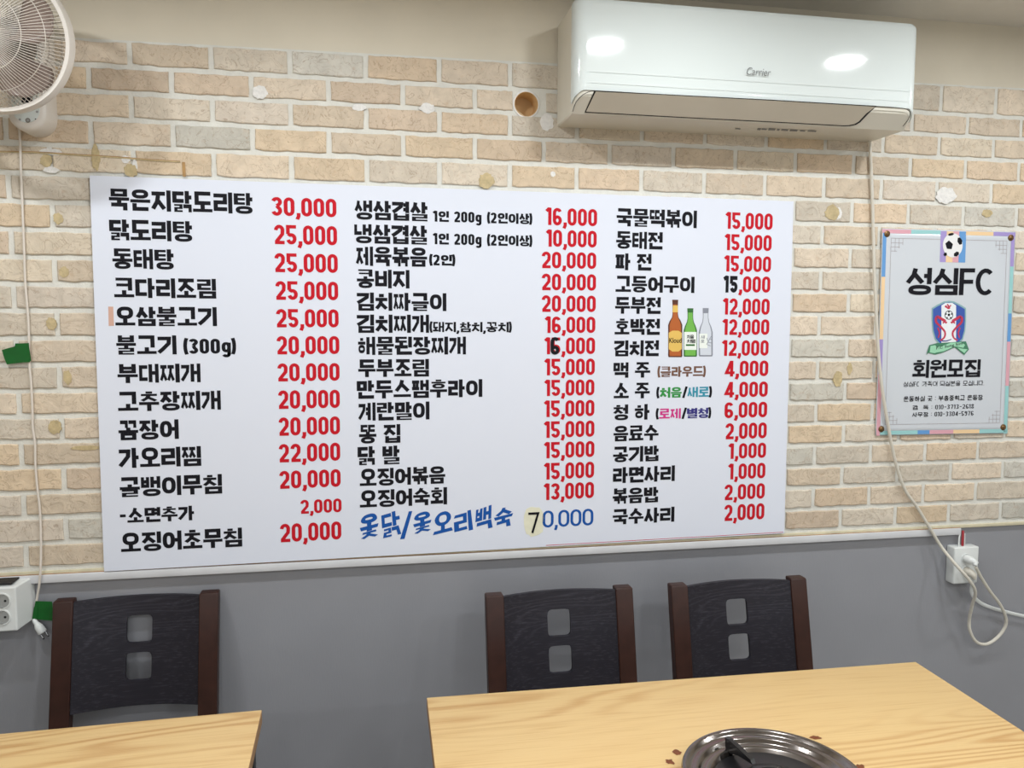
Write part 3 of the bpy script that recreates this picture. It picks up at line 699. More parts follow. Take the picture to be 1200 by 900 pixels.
NOTE = [('(300g)', 215.5, 276.5, 397, 414.6, 0.20), ('1인 200g (2인이상)', 506.7, 623.5, 247, 259.6, 0.205), ('1인 200g (2인이상)', 506.7, 623.5, 273.2, 286.2, 0.205), ('(2인)', 503.2, 533.3, 298.2, 310.8, 0.205),
        ('(돼지,참치,꽁치)', 503.5, 599.5, 377.2, 389.2, 0.175)]
for (s, a, c, t, d, wt) in NOTE:
    lettering('portion_note', s, a, c, t, d, M_INK, menu, RS, weight=wt, aspect=0.86, space=0.36)
K = M_INK
lettering('portion_note', '(클라우드)', 770.5, 826.7, 429.6, 441.8, M_BROWNINK, menu, RS, weight=0.18, aspect=0.86)
lettering('portion_note', '(처음/새로)', 769.2, 833.9, 454.0, 466.2, K, menu, RS, weight=0.19, aspect=0.86, colours=[K, M_GREENINK, M_GREENINK, K, M_TEALINK, M_TEALINK, K])
lettering('portion_note', '(로제/별청)', 768.5, 833, 479.0, 491.0, K, menu, RS, weight=0.19, aspect=0.86, colours=[K, M_PINKINK, M_PINKINK, K, M_NAVYINK, M_NAVYINK, K])
PRICE = [('30,000', 318.7, 393.9, 230.7, 252.6), ('25,000', 320.5, 394.7, 263.2, 286), ('25,000', 321, 395.5, 296.5, 318.8), ('25,000', 322.1, 396, 329.3, 351.3), ('25,000', 322.9, 396.5, 362.1, 383.6),
         ('20,000', 323.5, 397.3, 393.9, 415.3), ('20,000', 324.5, 397.6, 425.9, 447), ('20,000', 325.3, 397.9, 457.6, 479.3), ('20,000', 325.9, 398.1, 489.3, 510.8), ('22,000', 326.1, 398.4, 520.5, 542),
         ('20,000', 326.7, 398.9, 552, 573), ('2,000', 351.5, 400, 585.9, 602.2), ('20,000', 327.5, 399.7, 614.1, 635.6),
         ('16,000', 638.7, 699.2, 243.2, 263.6), ('10,000', 639.2, 698.7, 269, 288.9), ('20,000', 633.9, 698.1, 294.7, 314.2), ('20,000', 633.9, 697.9, 320.5, 340), ('20,000', 633.9, 697.6, 345.9, 365.4),
         ('16,000', 637.9, 697.1, 370.9, 390.2), ('15,000', 637.3, 696.8, 395.5, 415.2), ('15,000', 637.3, 696.5, 420.5, 440), ('15,000', 637.3, 696, 445.2, 464.2), ('15,000', 636.8, 696, 469.5, 488.8),
         ('15,000', 636.8, 696, 494, 513.3), ('15,000', 636.8, 696, 518.3, 537.3), ('15,000', 636.8, 695.7, 542.8, 562.1), ('13,000', 636.5, 695.5, 566.8, 586.1),
         ('15,000', 849.4, 904.8, 248.5, 268), ('15,000', 848.5, 903.6, 274.2, 293.1), ('15,000', 847.8, 902.9, 299.4, 318.1), ('12,000', 846.2, 901.2, 349.6, 368.6), ('12,000', 845.7, 900.8, 374, 392.4),
         ('12,000', 845.2, 900, 398.8, 417.1), ('4,000', 849.7, 899.6, 422.8, 441.3), ('4,000', 849.2, 899, 447.6, 465.8), ('6,000', 849.2, 898.3, 471.6, 490), ('2,000', 849, 897.8, 496.1, 514.9),
         ('1,000', 852.8, 897, 519.9, 537.9), ('1,000', 852.5, 896.2, 543.7, 562), ('2,000', 848, 895.5, 568, 586.3), ('2,000', 847.7, 895, 591.7, 610.7)]
for (s, a, c, t, d) in PRICE:
    lettering('price', s, a, c, t, d, M_RED, menu, RS, weight=0.215, dw=0.60, ty_k=0.82)
lettering('price', ',000', 865.2, 902, 323.5, 342.6, M_RED, menu, RS, weight=0.215, dw=0.60, ty_k=0.82)
lettering('price', '15', 846.6, 865.2, 323.2, 342.8, M_INK, menu, RS, weight=0.26, dw=0.66)['label'] = 'price figures overwritten in black marker'
lettering('price', '6', 645.5, 655.0, 395.0, 415.5, M_INK, menu, RS, weight=0.20, dw=0.52, y=YS - 0.0006)['label'] = 'black figure painted over the red one'
# hand-brushed blue line at the foot
rh = random.Random(5)
JIT = [(rh.uniform(-.09, .09), rh.uniform(-.10, .10), rh.uniform(.88, 1.1)) for _ in range(20)]
def brush(i, gx, gz, xo, h):
    a, dz, s = JIT[i]; u = gx - xo - h * .45; v = gz - h * .5
    v2 = v * s + u * 0.22 + h * dz * .6; u2 = u * (1.05 + .12 * math.sin(9 * v / h)) - v * a
    return xo + h * .45 + u2, h * .5 + v2
o = lettering('dish_name', '옻닭/옻오리백숙', 420.5, 601.5, 604.5, 630.5, M_BLUE, menu, RS, weight=0.19, aspect=0.86, track=.12, sub=brush, ty_k=0.8, slope=zslope(0.9) + 0.012)
o['label'] = 'last dish brushed by hand in blue'
b = MB(); n = 22; pts = []
for k in range(n):
    a = 2 * PI * k / n; q = 1 + random.uniform(-.06, .06)
    p = at(625.5 + 11.5 * q * math.copysign(abs(math.cos(a)) ** .7, math.cos(a)), 611.5 - 17 * q * math.copysign(abs(math.sin(a)) ** .7, math.sin(a)), YS - .0004); pts.append(p - RS)
b.poly(pts, M_TAPEY, 0.0003); b.build('tape_patch', menu, smooth=False)['label'] = 'yellowed clear tape under the figure 7'
lettering('price', '7', 618.0, 631.5, 600.7, 624.9, M_INK, menu, RS, weight=0.12, dw=0.62, y=YS - 0.0012)['label'] = 'figure 7 drawn in black marker'
lettering('price', '0,000', 636, 694.9, 598.6, 618.4, M_BLUE, menu, RS, weight=0.16, dw=0.66, ty_k=0.8)['label'] = 'price written by hand in blue'
b = MB(); q = [at(126.8, 359.2, YS - .0004) - RS, at(132.6, 359.4, YS - .0004) - RS, at(133.6, 381.8, YS - .0004) - RS, at(127.4, 382, YS - .0004) - RS]
b.poly(q, M_TAPEB, 0.0003); b.build('tape_strip', menu, smooth=False)['label'] = 'skin-coloured strip of tape'
# thin red edge line along the lower right edge
b = MB(); pa, pb = at(640, 641.2, YS - .0003) - RS, at(918, 625.6, YS - .0003) - RS
pa.z = pa.z * 0 + 0.0030 + (pa.x - (c3.x - RS.x)) / (c2.x - c3.x) * (c2.z - c3.z); pb.z = 0.0030 + (pb.x - (c3.x - RS.x)) / (c2.x - c3.x) * (c2.z - c3.z)
b.quad(pa, pb, pb + Vector((0, 0, 0.0014)), pa + Vector((0, 0, 0.0014)), M_RED); b.build('edge_line', menu, smooth=False, recalc=False)
# printed bottles
def pxpoly(mb, pts, m, y, root): mb.poly([at(px, py, y) - root for px, py in pts], m)
def bottle(cx, top, bot, w, neck, sh0, sh1, rim, body, edge, cap, lab, labc):
    y = YS - 0.0004; b = MB()
    def prof(k, sc):
        hw, hn = w / 2 * sc, neck / 2 * sc
        L = [(hn, top), (hn * 1.02, sh0), (hn * 1.25, sh0 + (sh1 - sh0) * .3), (hw * .8, sh0 + (sh1 - sh0) * .65), (hw, sh1), (hw, bot - 1.5), (hw * .92, bot)]
        return [(cx + d, yy) for d, yy in L] + [(cx - d, yy) for d, yy in L[::-1]]
    pxpoly(b, prof(0, 1), edge, y, RS)
    P2 = prof(0, 0.80); pxpoly(b, [(x, min(yy, bot - 1.4)) for x, yy in P2], body, y - .0002, RS)
    hl = [(cx - w * .22, sh1), (cx - w * .12, sh1 - 2), (cx - w * .12, bot - 2), (cx - w * .22, bot - 2)]
    pxpoly(b, [(cx - neck * .56, top), (cx + neck * .56, top), (cx + neck * .52, top + rim), (cx - neck * .52, top + rim)], cap, y - .0003, RS)
    pxpoly(b, lab, labc, y - .0003, RS)
    return b
bt = bottle(791.3, 351.3, 418.6, 16.6, 6.2, 368, 381, 5.5, M_AMB, M_AMBD, M_AMBD, [(783.6, 390), (788, 387.5), (795, 387.5), (799, 390), (799, 409), (795, 412), (788, 412), (783.6, 409)], M_GOLD)
pxpoly(bt, [(788.6, 358), (794.2, 358), (794.6, 366), (788.2, 366)], M_GOLD, YS - .0007, RS)
o = bt.build('printed_bottle', menu, smooth=False); o['label'] = 'printed brown beer bottle'
def flatfont(name, s, x0, x1, yt, yb, m, parent, root, y, shear=0.0, offset=0.0, slope=None):
    cu = bpy.data.curves.new(name, 'FONT'); cu.body = s; cu.size = 1; cu.shear = shear; cu.offset = offset
    ob = bpy.data.objects.new(name, cu); COL.objects.link(ob)
    dg = bpy.context.evaluated_depsgraph_get(); ev = ob.evaluated_get(dg); tm = ev.to_mesh()
    V = [v.co.copy() for v in tm.vertices]; Fs = [list(p.vertices) for p in tm.polygons]; ev.to_mesh_clear(); bpy.data.objects.remove(ob)
    lo = min(v.x for v in V); hi = max(v.x for v in V); bo = min(v.y for v in V); to = max(v.y for v in V)
    A = at(x0, yb, y); T = at(x0, yt, y); B = at(x1, yb, y); w, h = B.x - A.x, T.z - A.z; sl = slope or 0.0
    mb = MB(); mb.add([(A.x + (v.x - lo) / (hi - lo) * w - root.x, y - root.y, A.z + (v.y - bo) / (to - bo) * h + (v.x - lo) / (hi - lo) * w * sl - root.z) for v in V], Fs, m)
    return mb.build(name, parent, smooth=False, recalc=False)
flatfont('label_print', 'Kloud', 784.2, 798.6, 396, 401.8, M_INK, o, RS, YS - .0010, offset=0.015)
bt = bottle(809, 361.3, 418, 15.6, 6.4, 373, 387, 5, M_GRN, M_GRND, M_GRND, [(801.8, 389), (816.2, 389), (816.2, 410), (801.8, 410)], M_LABW)
o = bt.build('printed_bottle', menu, smooth=False); o['label'] = 'printed green soju bottle'
lettering('label_print', '처음', 804.6, 813.4, 392.3, 396.8, M_INK, o, RS, weight=.14, y=YS - .0008, slope=0)
lettering('label_print', '처럼', 804.6, 814.6, 397.6, 402.0, M_INK, o, RS, weight=.14, y=YS - .0008, slope=0)
b = MB(); pxpoly(b, [(803.8, 403.4), (814.2, 403.4), (814.2, 405.4), (803.8, 405.4)], M_GRND, YS - .0009, RS); b.build('label_stripe', o, smooth=False)
bt = bottle(827, 361, 417.6, 16.4, 6.2, 372, 389, 6, M_CLR, M_CLRD, M_CLRD, [(819.6, 391), (829, 391), (829, 408), (819.6, 408)], M_LABW)
o = bt.build('printed_bottle', menu, smooth=False); o['label'] = 'printed clear soju bottle'
lettering('label_print', '새', 821.2, 825.6, 393, 396.8, M_CLRD, o, RS, weight=.13, y=YS - .0008, slope=0)
lettering('label_print', '로', 821.2, 825.6, 398.2, 401.6, M_CLRD, o, RS, weight=.13, y=YS - .0008, slope=0)
b = MB()
for (p, q2) in (((828, 404), (833.4, 394)), ((830, 401), (833.8, 402)), ((829.4, 400), (828.4, 396)), ((831.6, 397), (834.2, 398)), ((829, 404), (832.6, 405.4))):
    A, B = at(*p, YS - .0009) - RS, at(*q2, YS - .0009) - RS; t = (B - A).normalized() * .0008; nn = Vector((-t.z, 0, t.x))
    b.quad(A - nn, B - nn, B + nn, A + nn, M_CLRD)
b.build('label_stripe', o, smooth=False, recalc=False)

# ------------------------------------------------------------------ the football-club poster
YP = -0.0085
p0, p1, p2, p3 = at(1034, 267.5, YP), at(1190, 271.5, YP), at(1180.5, 508, YP), at(1026, 510.5, YP)
RP = Vector(((p3.x + p2.x) / 2, 0, (p3.z + p2.z) / 2))
poster = empty('club_poster', RP, 'laminated white football club poster with pastel border, right of the menu board', 'poster')
def pq(u, v, dy=0.0):           # u right, v down on the sheet, gently bowed
    p = (p0 * (1 - u) + p1 * u) * (1 - v) + (p3 * (1 - u) + p2 * u) * v
    bow = 0.0006 * math.sin(PI * u) * (0.3 + 0.7 * math.sin(PI * v))
    return Vector((p.x, YP - bow - dy, p.z)) - RP
def prect(mb, u0, v0, u1, v1, m, dy=0.0004, nu=1, nv=1):
    vs = [pq(u0 + (u1 - u0) * i / nu, v0 + (v1 - v0) * j / nv, dy) for j in range(nv + 1) for i in range(nu + 1)]
    mb.add(vs, [(j * (nu + 1) + i, (j + 1) * (nu + 1) + i, (j + 1) * (nu + 1) + i + 1, j * (nu + 1) + i + 1) for j in range(nv) for i in range(nu)], m)
b = MB(); prect(b, 0, 0, 1, 1, M_POSTER, 0.0, 20, 26)
o = b.build('sheet', poster, recalc=False)
sd = o.modifiers.new('thickness', 'SOLIDIFY'); sd.thickness = 0.0012; sd.offset = -1
b = MB(); e = 0.024; ev = 0.019
def strip(side, a, c, m):
    if side == 't': prect(b, a, 0.004, c, 0.004 + ev, m, .0004, 6, 1)
    if side == 'b': prect(b, a, 0.996 - ev, c, 0.996, m, .0004, 6, 1)
    if side == 'l': prect(b, 0.005, a, 0.005 + e * 1.1, c, m, .0004, 1, 6)
    if side == 'r': prect(b, 0.995 - e * 1.1, a, 0.995, c, m, .0004, 1, 6)
strip('t', 0, .21, M_PK); strip('t', .21, .43, M_TQ); strip('t', .62, .83, M_OR); strip('t', .83, 1, M_PU)
strip('l', .02, .23, M_BL); strip('l', .23, .53, M_OR); strip('l', .53, .70, M_PU); strip('l', .70, 1, M_PK)
strip('r', .02, .17, M_PU); strip('r', .17, .40, M_TQ); strip('r', .40, .54, M_BL); strip('r', .54, .76, M_PK); strip('r', .76, 1, M_TQ)
strip('b', .03, .31, M_TQ); strip('b', .31, .40, M_BL); strip('b', .40, .58, M_PK); strip('b', .58, .78, M_OR); strip('b', .78, 1, M_TQ)
for (u0, u1, m) in ((.43, .475, M_PU), (.475, .525, M_OR), (.525, .57, M_PK), (.57, .622, M_BL)): prect(b, u0, 0.006, u1, .155, m, .0004, 1, 8)
b.build('border', poster, smooth=False, recalc=False)
b = MB(); w = .0028
for (u0, v0, u1, v1) in ((.065, .045, .43, .045 + w * .7), (.622, .045, .935, .045 + w * .7), (.065, .945, .935, .945 + w * .7), (.065, .045, .065 + w, .945), (.935, .045, .935 + w, .945)):
    prect(b, u0, v0, u1, v1, M_LINE, .0004, 14, 14)
for cx_, sx in ((.067, 1), (.935, -1)):
    for cy_, sy in ((.047, 1), (.945, -1)):
        for k in range(1, 4):
            L = .088 - .022 * (k - 1); q = k * .028
            prect(b, cx_, cy_ + sy * q * .7, cx_ + sx * L, cy_ + sy * q * .7 + w * .7, M_LINE, .0004, 3, 1)
            prect(b, cx_ + sx * q, cy_, cx_ + sx * q + w, cy_ + sy * L * .7, M_LINE, .0004, 1, 3)
b.build('inner_frame', poster, smooth=False, recalc=False)
for (u, v) in ((.035, .026), (.965, .03), (.965, .968), (.04, .968)):
    c = pq(u, v); b = MB()
    b.lathe([(0.0002, -0.0055), (0.0035, -0.005), (0.0052, -0.003), (0.0085, -0.002), (0.0095, 0.0), (0.0095, 0.002)], M_BRASS, 20, c, 'y'); b.build('screw', poster)
# football
bc = (1116.5, 287.5); R_ = 11.2
ballc = at(*bc, YP - .0014); kpx = at(bc[0] + 1, bc[1], YP).x - at(bc[0], bc[1], YP).x; kpz = at(bc[0], bc[1], YP).z - at(bc[0], bc[1] + 1, YP).z
b = MB()
def oval(cx_, cy_, rx_, ry_, m, dy, n=20, rot=0):
    pts = []
    for k in range(n):
        a = 2 * PI * k / n; u, v = rx_ * math.cos(a), ry_ * math.sin(a)
        pts.append(at(cx_ + u * math.cos(rot) - v * math.sin(rot), cy_ + u * math.sin(rot) + v * math.cos(rot), YP - dy) - RP)
    b.poly(pts, m)
oval(bc[0], bc[1], 11.6, 14.2, M_BALL, .0014, 32)
for (x, y_, rx_, ry_, n, ro) in ((1112.3, 287.3, 4.6, 5.6, 5, -.3), (1124.8, 282.5, 2.9, 4.8, 6, -.25), (1114.5, 274.6, 3.8, 1.6, 6, -.2), (1120.8, 297.7, 3.8, 2.6, 6, -.7), (1107.8, 298, 2.2, 2.4, 5, .5)):
    oval(x, y_, rx_, ry_, M_INK, .0017, n, ro)
b.build('football_picture', poster, smooth=False, recalc=False)
YT = YP - 0.0008
PT = [('성심FC', 1061, 1162, 313.5, 345.5, .165, .92), ('회원모집', 1067.5, 1148, 422.0, 443.0, .17, .92)]
for (s, a, c, t, d, wt, k) in PT: lettering('poster_heading', s, a, c, t, d, M_INK, poster, RP, weight=wt, aspect=k, y=YT, slope=.004, dw=.66)
for (s, a, c, t, d, wt) in (('성심FC 가족이 되실분을 모십니다.', 1058.5, 1153, 447.4, 453.2, .10), ('운동하실 곳 : 부흥중학교 운동장', 1058.5, 1151.5, 464.6, 470.6, .13),
                            ('감  독 : 010-3713-2618', 1069, 1141, 475.2, 480.2, .13), ('사무장 : 010-3304-5976', 1068.7, 1140.5, 483.4, 488.6, .13)):
    lettering('poster_line_text', s, a, c, t, d, M_INK, poster, RP, weight=wt, aspect=.95, y=YT, slope=.004, dw=.48, space=.42, track=.10)
# crest
b = MB()
CXs, sx_ = 1112.0, 1.0
def cp(pts, m, dy): b.poly([at(px, py, YP - dy) - RP for px, py in pts], m)
def shield(k):
    L = [(0, 352.4), (6, 353.2), (14, 357.2), (20, 361), (20.2, 375), (19.2, 388), (16.4, 398), (11, 404), (0, 408)]
    cy_ = 380
    return [(CXs + x * k, cy_ + (y - cy_) * k) for x, y in L] + [(CXs - x * k, cy_ + (y - cy_) * k) for x, y in L[::-1][1:-1]]
cp(shield(1.0), M_SHG, .0014); cp(shield(.93), M_SHB, .0016)
cp([(1103.2, 358), (1108, 355), (1116, 355), (1120.4, 358), (1120.4, 402), (1112, 405.5), (1103.2, 402)], M_SHW, .0018)
def curvy(pts, wd, m, dy):
    q = spline([Vector((x, 0, y)) for x, y in pts], 5)
    for i in range(len(q) - 1):
        d_ = (q[i + 1] - q[i]).normalized(); nn = Vector((-d_.z, 0, d_.x)) * wd * (1 - .5 * i / len(q))
        cp([((q[i] - nn).x, (q[i] - nn).z), ((q[i + 1] - nn).x, (q[i + 1] - nn).z), ((q[i + 1] + nn).x, (q[i + 1] + nn).z), ((q[i] + nn).x, (q[i] + nn).z)], m, dy)
for s_ in (-1, 1):
    f = lambda x: CXs + s_ * x
    curvy([(f(4), 376.5), (f(9), 373.5), (f(14), 371), (f(15), 377), (f(9), 383.5), (f(4.5), 389.5), (f(5.5), 395.5), (f(10), 399)], 1.7, M_SHR, .0020)
    curvy([(f(2.5), 378.5), (f(5), 377), (f(7), 379)], 1.3, M_SHR, .0021); curvy([(f(13), 384), (f(11), 390), (f(12.5), 396)], 1.0, M_SHR, .0021)
curvy([(1107.5, 358.5), (1111, 360.5), (1114.5, 357.5)], 1.2, M_SHR, .0020); curvy([(1110, 356.5), (1113, 361), (1110, 361.6)], .9, M_SHR, .0021)
oval(1112, 369.2, 5.0, 5.4, M_INK, .0020, 20); oval(1112, 369.2, 4.2, 4.6, M_SHW, .0022, 20); oval(1112, 369, 1.6, 1.8, M_INK, .0024, 5)
for k in range(5):
    a = 2 * PI * k / 5 - 1.57; oval(1112 + 3.4 * math.cos(a), 369.2 + 3.8 * math.sin(a), 1.0, 1.1, M_INK, .0024, 5)
curvy([(1103.4, 399.4), (1109, 399.6), (1115, 397.5)], 0.8, M_NAVYINK, .0020)
cp([(1085.5, 416), (1089, 404.5), (1098, 402), (1132, 400), (1135.5, 409.5), (1130, 416), (1119, 407), (1104, 413.5), (1096, 415.5), (1088, 413.5)], M_RIBD, .0022)
cp([(1089.5, 413), (1090.5, 405.5), (1096, 404.5), (1100, 410), (1096, 414)], M_RIB, .0026)
cp([(1094, 413.8), (1097, 406.8), (1104, 405.6), (1114, 401.6), (1126, 401.2), (1131, 404), (1129, 407.6), (1119, 405.8), (1106, 411.6)], M_RIB, .0027)
cp([(1122, 407.4), (1129, 408.8), (1134, 409.4), (1130, 413.8), (1126, 411)], M_RIB, .0027)
b.build('club_crest', poster, smooth=False, recalc=False)['label'] = 'blue and white shield with red figures and green ribbon'
flatfont('crest_lettering', 'F.C Sung Sim', 1097.2, 1127.6, 406.6, 410.6, M_INK, poster, RP, YP - .0030, offset=.012, slope=.17)

# ------------------------------------------------------------------ air conditioner
AX0, AX1, AD, AT = 0.4895, 1.3905, 0.186, 2.248
ACK = ((-0.190, 2.037), (-0.180, 2.024), (-0.143, 1.9915), (0.01, 1.9925))      # side profile of the underside
def azb(y):
    for (ya, za), (yb_, zb_) in zip(ACK, ACK[1:]):
        if y <= yb_: return za + (zb_ - za) * max(0.0, (y - ya) / (yb_ - ya))
    return ACK[-1][1]
RA = Vector(((AX0 + AX1) / 2, 0, 1.9925))
ac = empty('air_conditioner', RA, 'glossy white wall-mounted split air conditioner above the menu sign', 'air conditioner')
def aplan(inset=0.0, rad=0.028, d=AD):
    x0, x1, yf = AX0 + inset, AX1 - inset, -d + inset; out = [(x0, -0.004), (x0, -0.143)]
    for k in range(9): a = PI + PI / 2 * k / 8; out.append((x0 + rad + rad * math.cos(a), yf + rad + rad * math.sin(a)))
    out += [(x0 + rad + .004, yf), (x1 - rad - .004, yf)]
    for k in range(9): a = 1.5 * PI + PI / 2 * k / 8; out.append((x1 - rad + rad * math.cos(a), yf + rad + rad * math.sin(a)))
    out += [(x1, -0.143), (x1, -0.004)]; return out
def loft(mb, loops, m, capb=True, capt=True, open_=False):
    n = len(loops[0]); vs = [p for l in loops for p in l]; fs = []
    for i in range(len(loops) - 1):
        for k in range(n - (1 if open_ else 0)): fs.append((i * n + k, i * n + (k + 1) % n, (i + 1) * n + (k + 1) % n, (i + 1) * n + k))
    if capb: fs.append(list(range(n)))
    if capt: fs.append([(len(loops) - 1) * n + k for k in range(n)])
    mb.add(vs, fs, m)
b = MB(); pl = aplan(0.003)
loops = []
for ins, f in ((0.006, lambda y: azb(y)), (0.003, lambda y: azb(y) + 0.003), (0.003, lambda y: AT - 0.006), (0.010, lambda y: AT - .001)):
    loops.append([Vector((x, y, f(y))) - RA for x, y in aplan(ins)])
loft(b, loops, M_ACB, capb=False); nb = len(loops[0])
b.add(loops[0], [(k, k + 1, nb - 2 - k, nb - 1 - k) for k in range(nb // 2 - 1)], M_ACB); b.build('body', ac, angle=40)
# glossy front panel wrapping both ends, with a soft lower lip
b = MB(); loops = []
for d, f in ((0.0, lambda y: azb(y) + 0.010), (0.0035, lambda y: azb(y) + 0.0045), (0.0050, lambda y: azb(y) + 0.012), (0.0050, lambda y: azb(y) + 0.018), (0.0050, lambda y: azb(y) + 0.05), (0.0050, lambda y: AT - .016), (0.0046, lambda y: AT - .010), (0.0, lambda y: AT - .002)):
    l = []
    for (x, y) in aplan(-d + .003, d=AD)[2:-2]: l.append(Vector((x, y, f(y))) - RA)
    loops.append(l)
loft(b, loops, M_AC, False, False, True); b.build('front_panel', ac, angle=60)['label'] = 'glossy white front panel'
b = MB()
for zz in (0.022, 0.013 + 0.022 + .012):
    xs = [AX0 + .035 + (AX1 - AX0 - .06) * k / 12 for k in range(13)]
    b.add([Vector((x, -AD - .0054, azb(-AD) + zz + dz)) - RA for dz in (0, .0009) for x in xs], [(k, k + 1, 14 + k, 13 + k) for k in range(12)], M_SEAM)
b.build('panel_seam', ac, smooth=False, recalc=False)
NB = Vector((0, -0.0325, -0.037)).normalized(); PB = Vector((0, -0.143, 1.9915)); NF, PF = Vector((0, 0, -1)), Vector((0, 0, 1.9915))
def onb(px, py, off=0.0): return atp(px, py, PB + NB * off, NB) - RA
def onf(px, py, off=0.0): return atp(px, py, PF + NF * off, NF) - RA
vane_o = [(696.5, 106.2), (760, 109.4), (900, 116.6), (1027.5, 124.0), (1017, 134), (1008, 143.5), (1003, 146.4), (996, 147.8), (988, 148.0), (900, 143.2), (800, 138.2), (685, 132.0)]
cxv = sum(p[0] for p in vane_o) / len(vane_o); cyv = sum(p[1] for p in vane_o) / len(vane_o)
b = MB(); b.poly([onb(px, py, .0008) for px, py in vane_o], M_GAP); b.build('vane_gap', ac, smooth=False)
def shrink(p, sx=1.7, sy=1.1): return (p[0] + (sx if p[0] < 800 else -sx if p[0] > 990 else 0), p[1] + (sy if p[1] < 127 else -sy))
vi = [shrink(p) for p in vane_o]
b = MB(); t0 = [onb(*p, .0022) for p in vi]; t1 = [onb(*p, .0002) for p in vi]; n = len(vi)
b.add(t0 + t1, [list(range(n))] + [(k, (k + 1) % n, n + (k + 1) % n, n + k) for k in range(n)], M_VANE); b.build('air_vane', ac, smooth=False)
for (xa, xb, ya, yb_) in ((862, 868, 150.2, 151.4), (888, 892, 150.0, 152.4), (893, 899, 150.4, 152.2), (901, 909, 150.2, 152.8), (911, 914, 150.8, 153), (916, 924, 151.2, 153.2), (926, 935, 151.6, 153.8), (938, 944, 152.4, 154), (947, 957, 152.6, 154.4)):
    b = MB(); b.poly([onf(xa, ya, .0006), onf(xb, ya + .5, .0006), onf(xb - 1, yb_ + .4, .0006), onf(xa - 1, yb_, .0006)], M_LOGO); b.build('caution_print', ac, smooth=False)
for pts in ([(671, 131), (675, 120), (682, 112), (690, 107.6), (697, 106.4)], [(1026, 124.4), (1050, 126.0), (1061, 127.8), (1066.5, 132), (1064, 140.5), (1058, 148)]):
    b = MB(); q = spline([onb(px, py, .0006) for px, py in pts], 5); b.tube(q, .0008, M_GAP, 5); b.build('end_cap_joint', ac)
flatfont('maker_mark', 'Carrier', 875, 903.5, 78.6, 87.6, M_LOGO, ac, RA, -AD - .0066, shear=.25, slope=-.004)['label'] = 'small grey Carrier lettering'

# ------------------------------------------------------------------ wall fan
fb = at(31, 130, -.07)
RF = Vector((fb.x, 0, 1.995))
fan = empty('wall_fan', RF, 'white wall fan with round wire guard at the upper left', 'fan')
b = MB(); hw, dp = .040, .072
def pill(hw_, z0, z1, y, n=16):
    out = []
    for k in range(n + 1): a = PI + PI * k / n; out.append((hw_ * math.cos(a), y, z0 + hw_ + hw_ * math.sin(a)))
    for k in range(n + 1): a = PI * k / n; out.append((hw_ * math.cos(a), y, z1 - hw_ + hw_ * math.sin(a)))
    return out
zb0 = at(31, 158, -.03).z - RF.z; zt0 = .19
loops = [[Vector(p) for p in pill(h_, zb0 + d_, zt0 - d_, y_)] for h_, d_, y_ in ((hw, 0, 0.003), (hw, 0, -dp + .010), (hw - .003, .003, -dp + .003), (hw - .010, .010, -dp))]
loft(b, loops, M_FAN); b.build('wall_bracket', fan, angle=50)
b = MB(); b.poly([Vector(p) for p in pill(.028, zb0 + .018, zt0 - .05, -dp - .0012)], M_AC, .0012); b.build('control_panel', fan, smooth=False)['label'] = 'pale control panel with dark symbols'
def fp(px, py, off=.002): return at(px, py, -dp - off) - RF
b = MB()
b.disc(fp(32.6, 141), .0052, M_MOTOR, 20); b.disc(fp(32.6, 141, .0026), .0030, M_OUTD, 16)
for (px, py) in ((43.3, 120), (43.5, 124.5), (41.6, 139.5), (16.5, 114), (16.8, 119)): b.disc(fp(px, py), .0014, M_INK, 10)
for (px, py) in ((19.5, 131), (43.4, 131), (23.2, 140), (19.6, 127)): b.disc(fp(px, py), .0026, M_OUTD, 10)
A = fp(25, 113); b.quad(A, A + Vector((.022, 0, 0)), A + Vector((.022, 0, -.013)), A + Vector((0, 0, -.013)), M_INK)
A = fp(26, 122); b.quad(A, A + Vector((.020, 0, 0)), A + Vector((.020, 0, -.006)), A + Vector((0, 0, -.006)), M_INK)
b.build('control_print', fan, smooth=False, recalc=False)
FR = 0.140
FC = at(-3, 45, -.205) - RF
TILT = Matrix.Rotation(math.radians(6), 3, 'X') @ Matrix.Rotation(math.radians(-4), 3, 'Z')
def ft(p): return TILT @ Vector(p) + FC
def tl(mb): mb.v = [tuple(ft(v)) for v in mb.v]
b = MB(); b.lathe([(0.001, .085), (.04, .08), (.046, .06), (.048, .03), (.04, .022), (.02, .02)], M_MOTOR, 32, (0, 0, 0), 'y'); b.tube([(0, .05, -.01), (0, .10, -.03), (0, .17, -.05)], [.03, .028, .03], M_FAN, 16)
tl(b); b.build('motor_housing', fan)
b = MB()                                       # rim ring
b.lathe([(FR - .004, -.013), (FR + .004, -.014), (FR + .0075, -.006), (FR + .0075, .006), (FR + .003, .012), (FR - .003, .010), (FR - .005, 0)], M_FAN, 96, (0, 0, 0), 'y', close=True)
tl(b); b.build('guard_ring', fan)
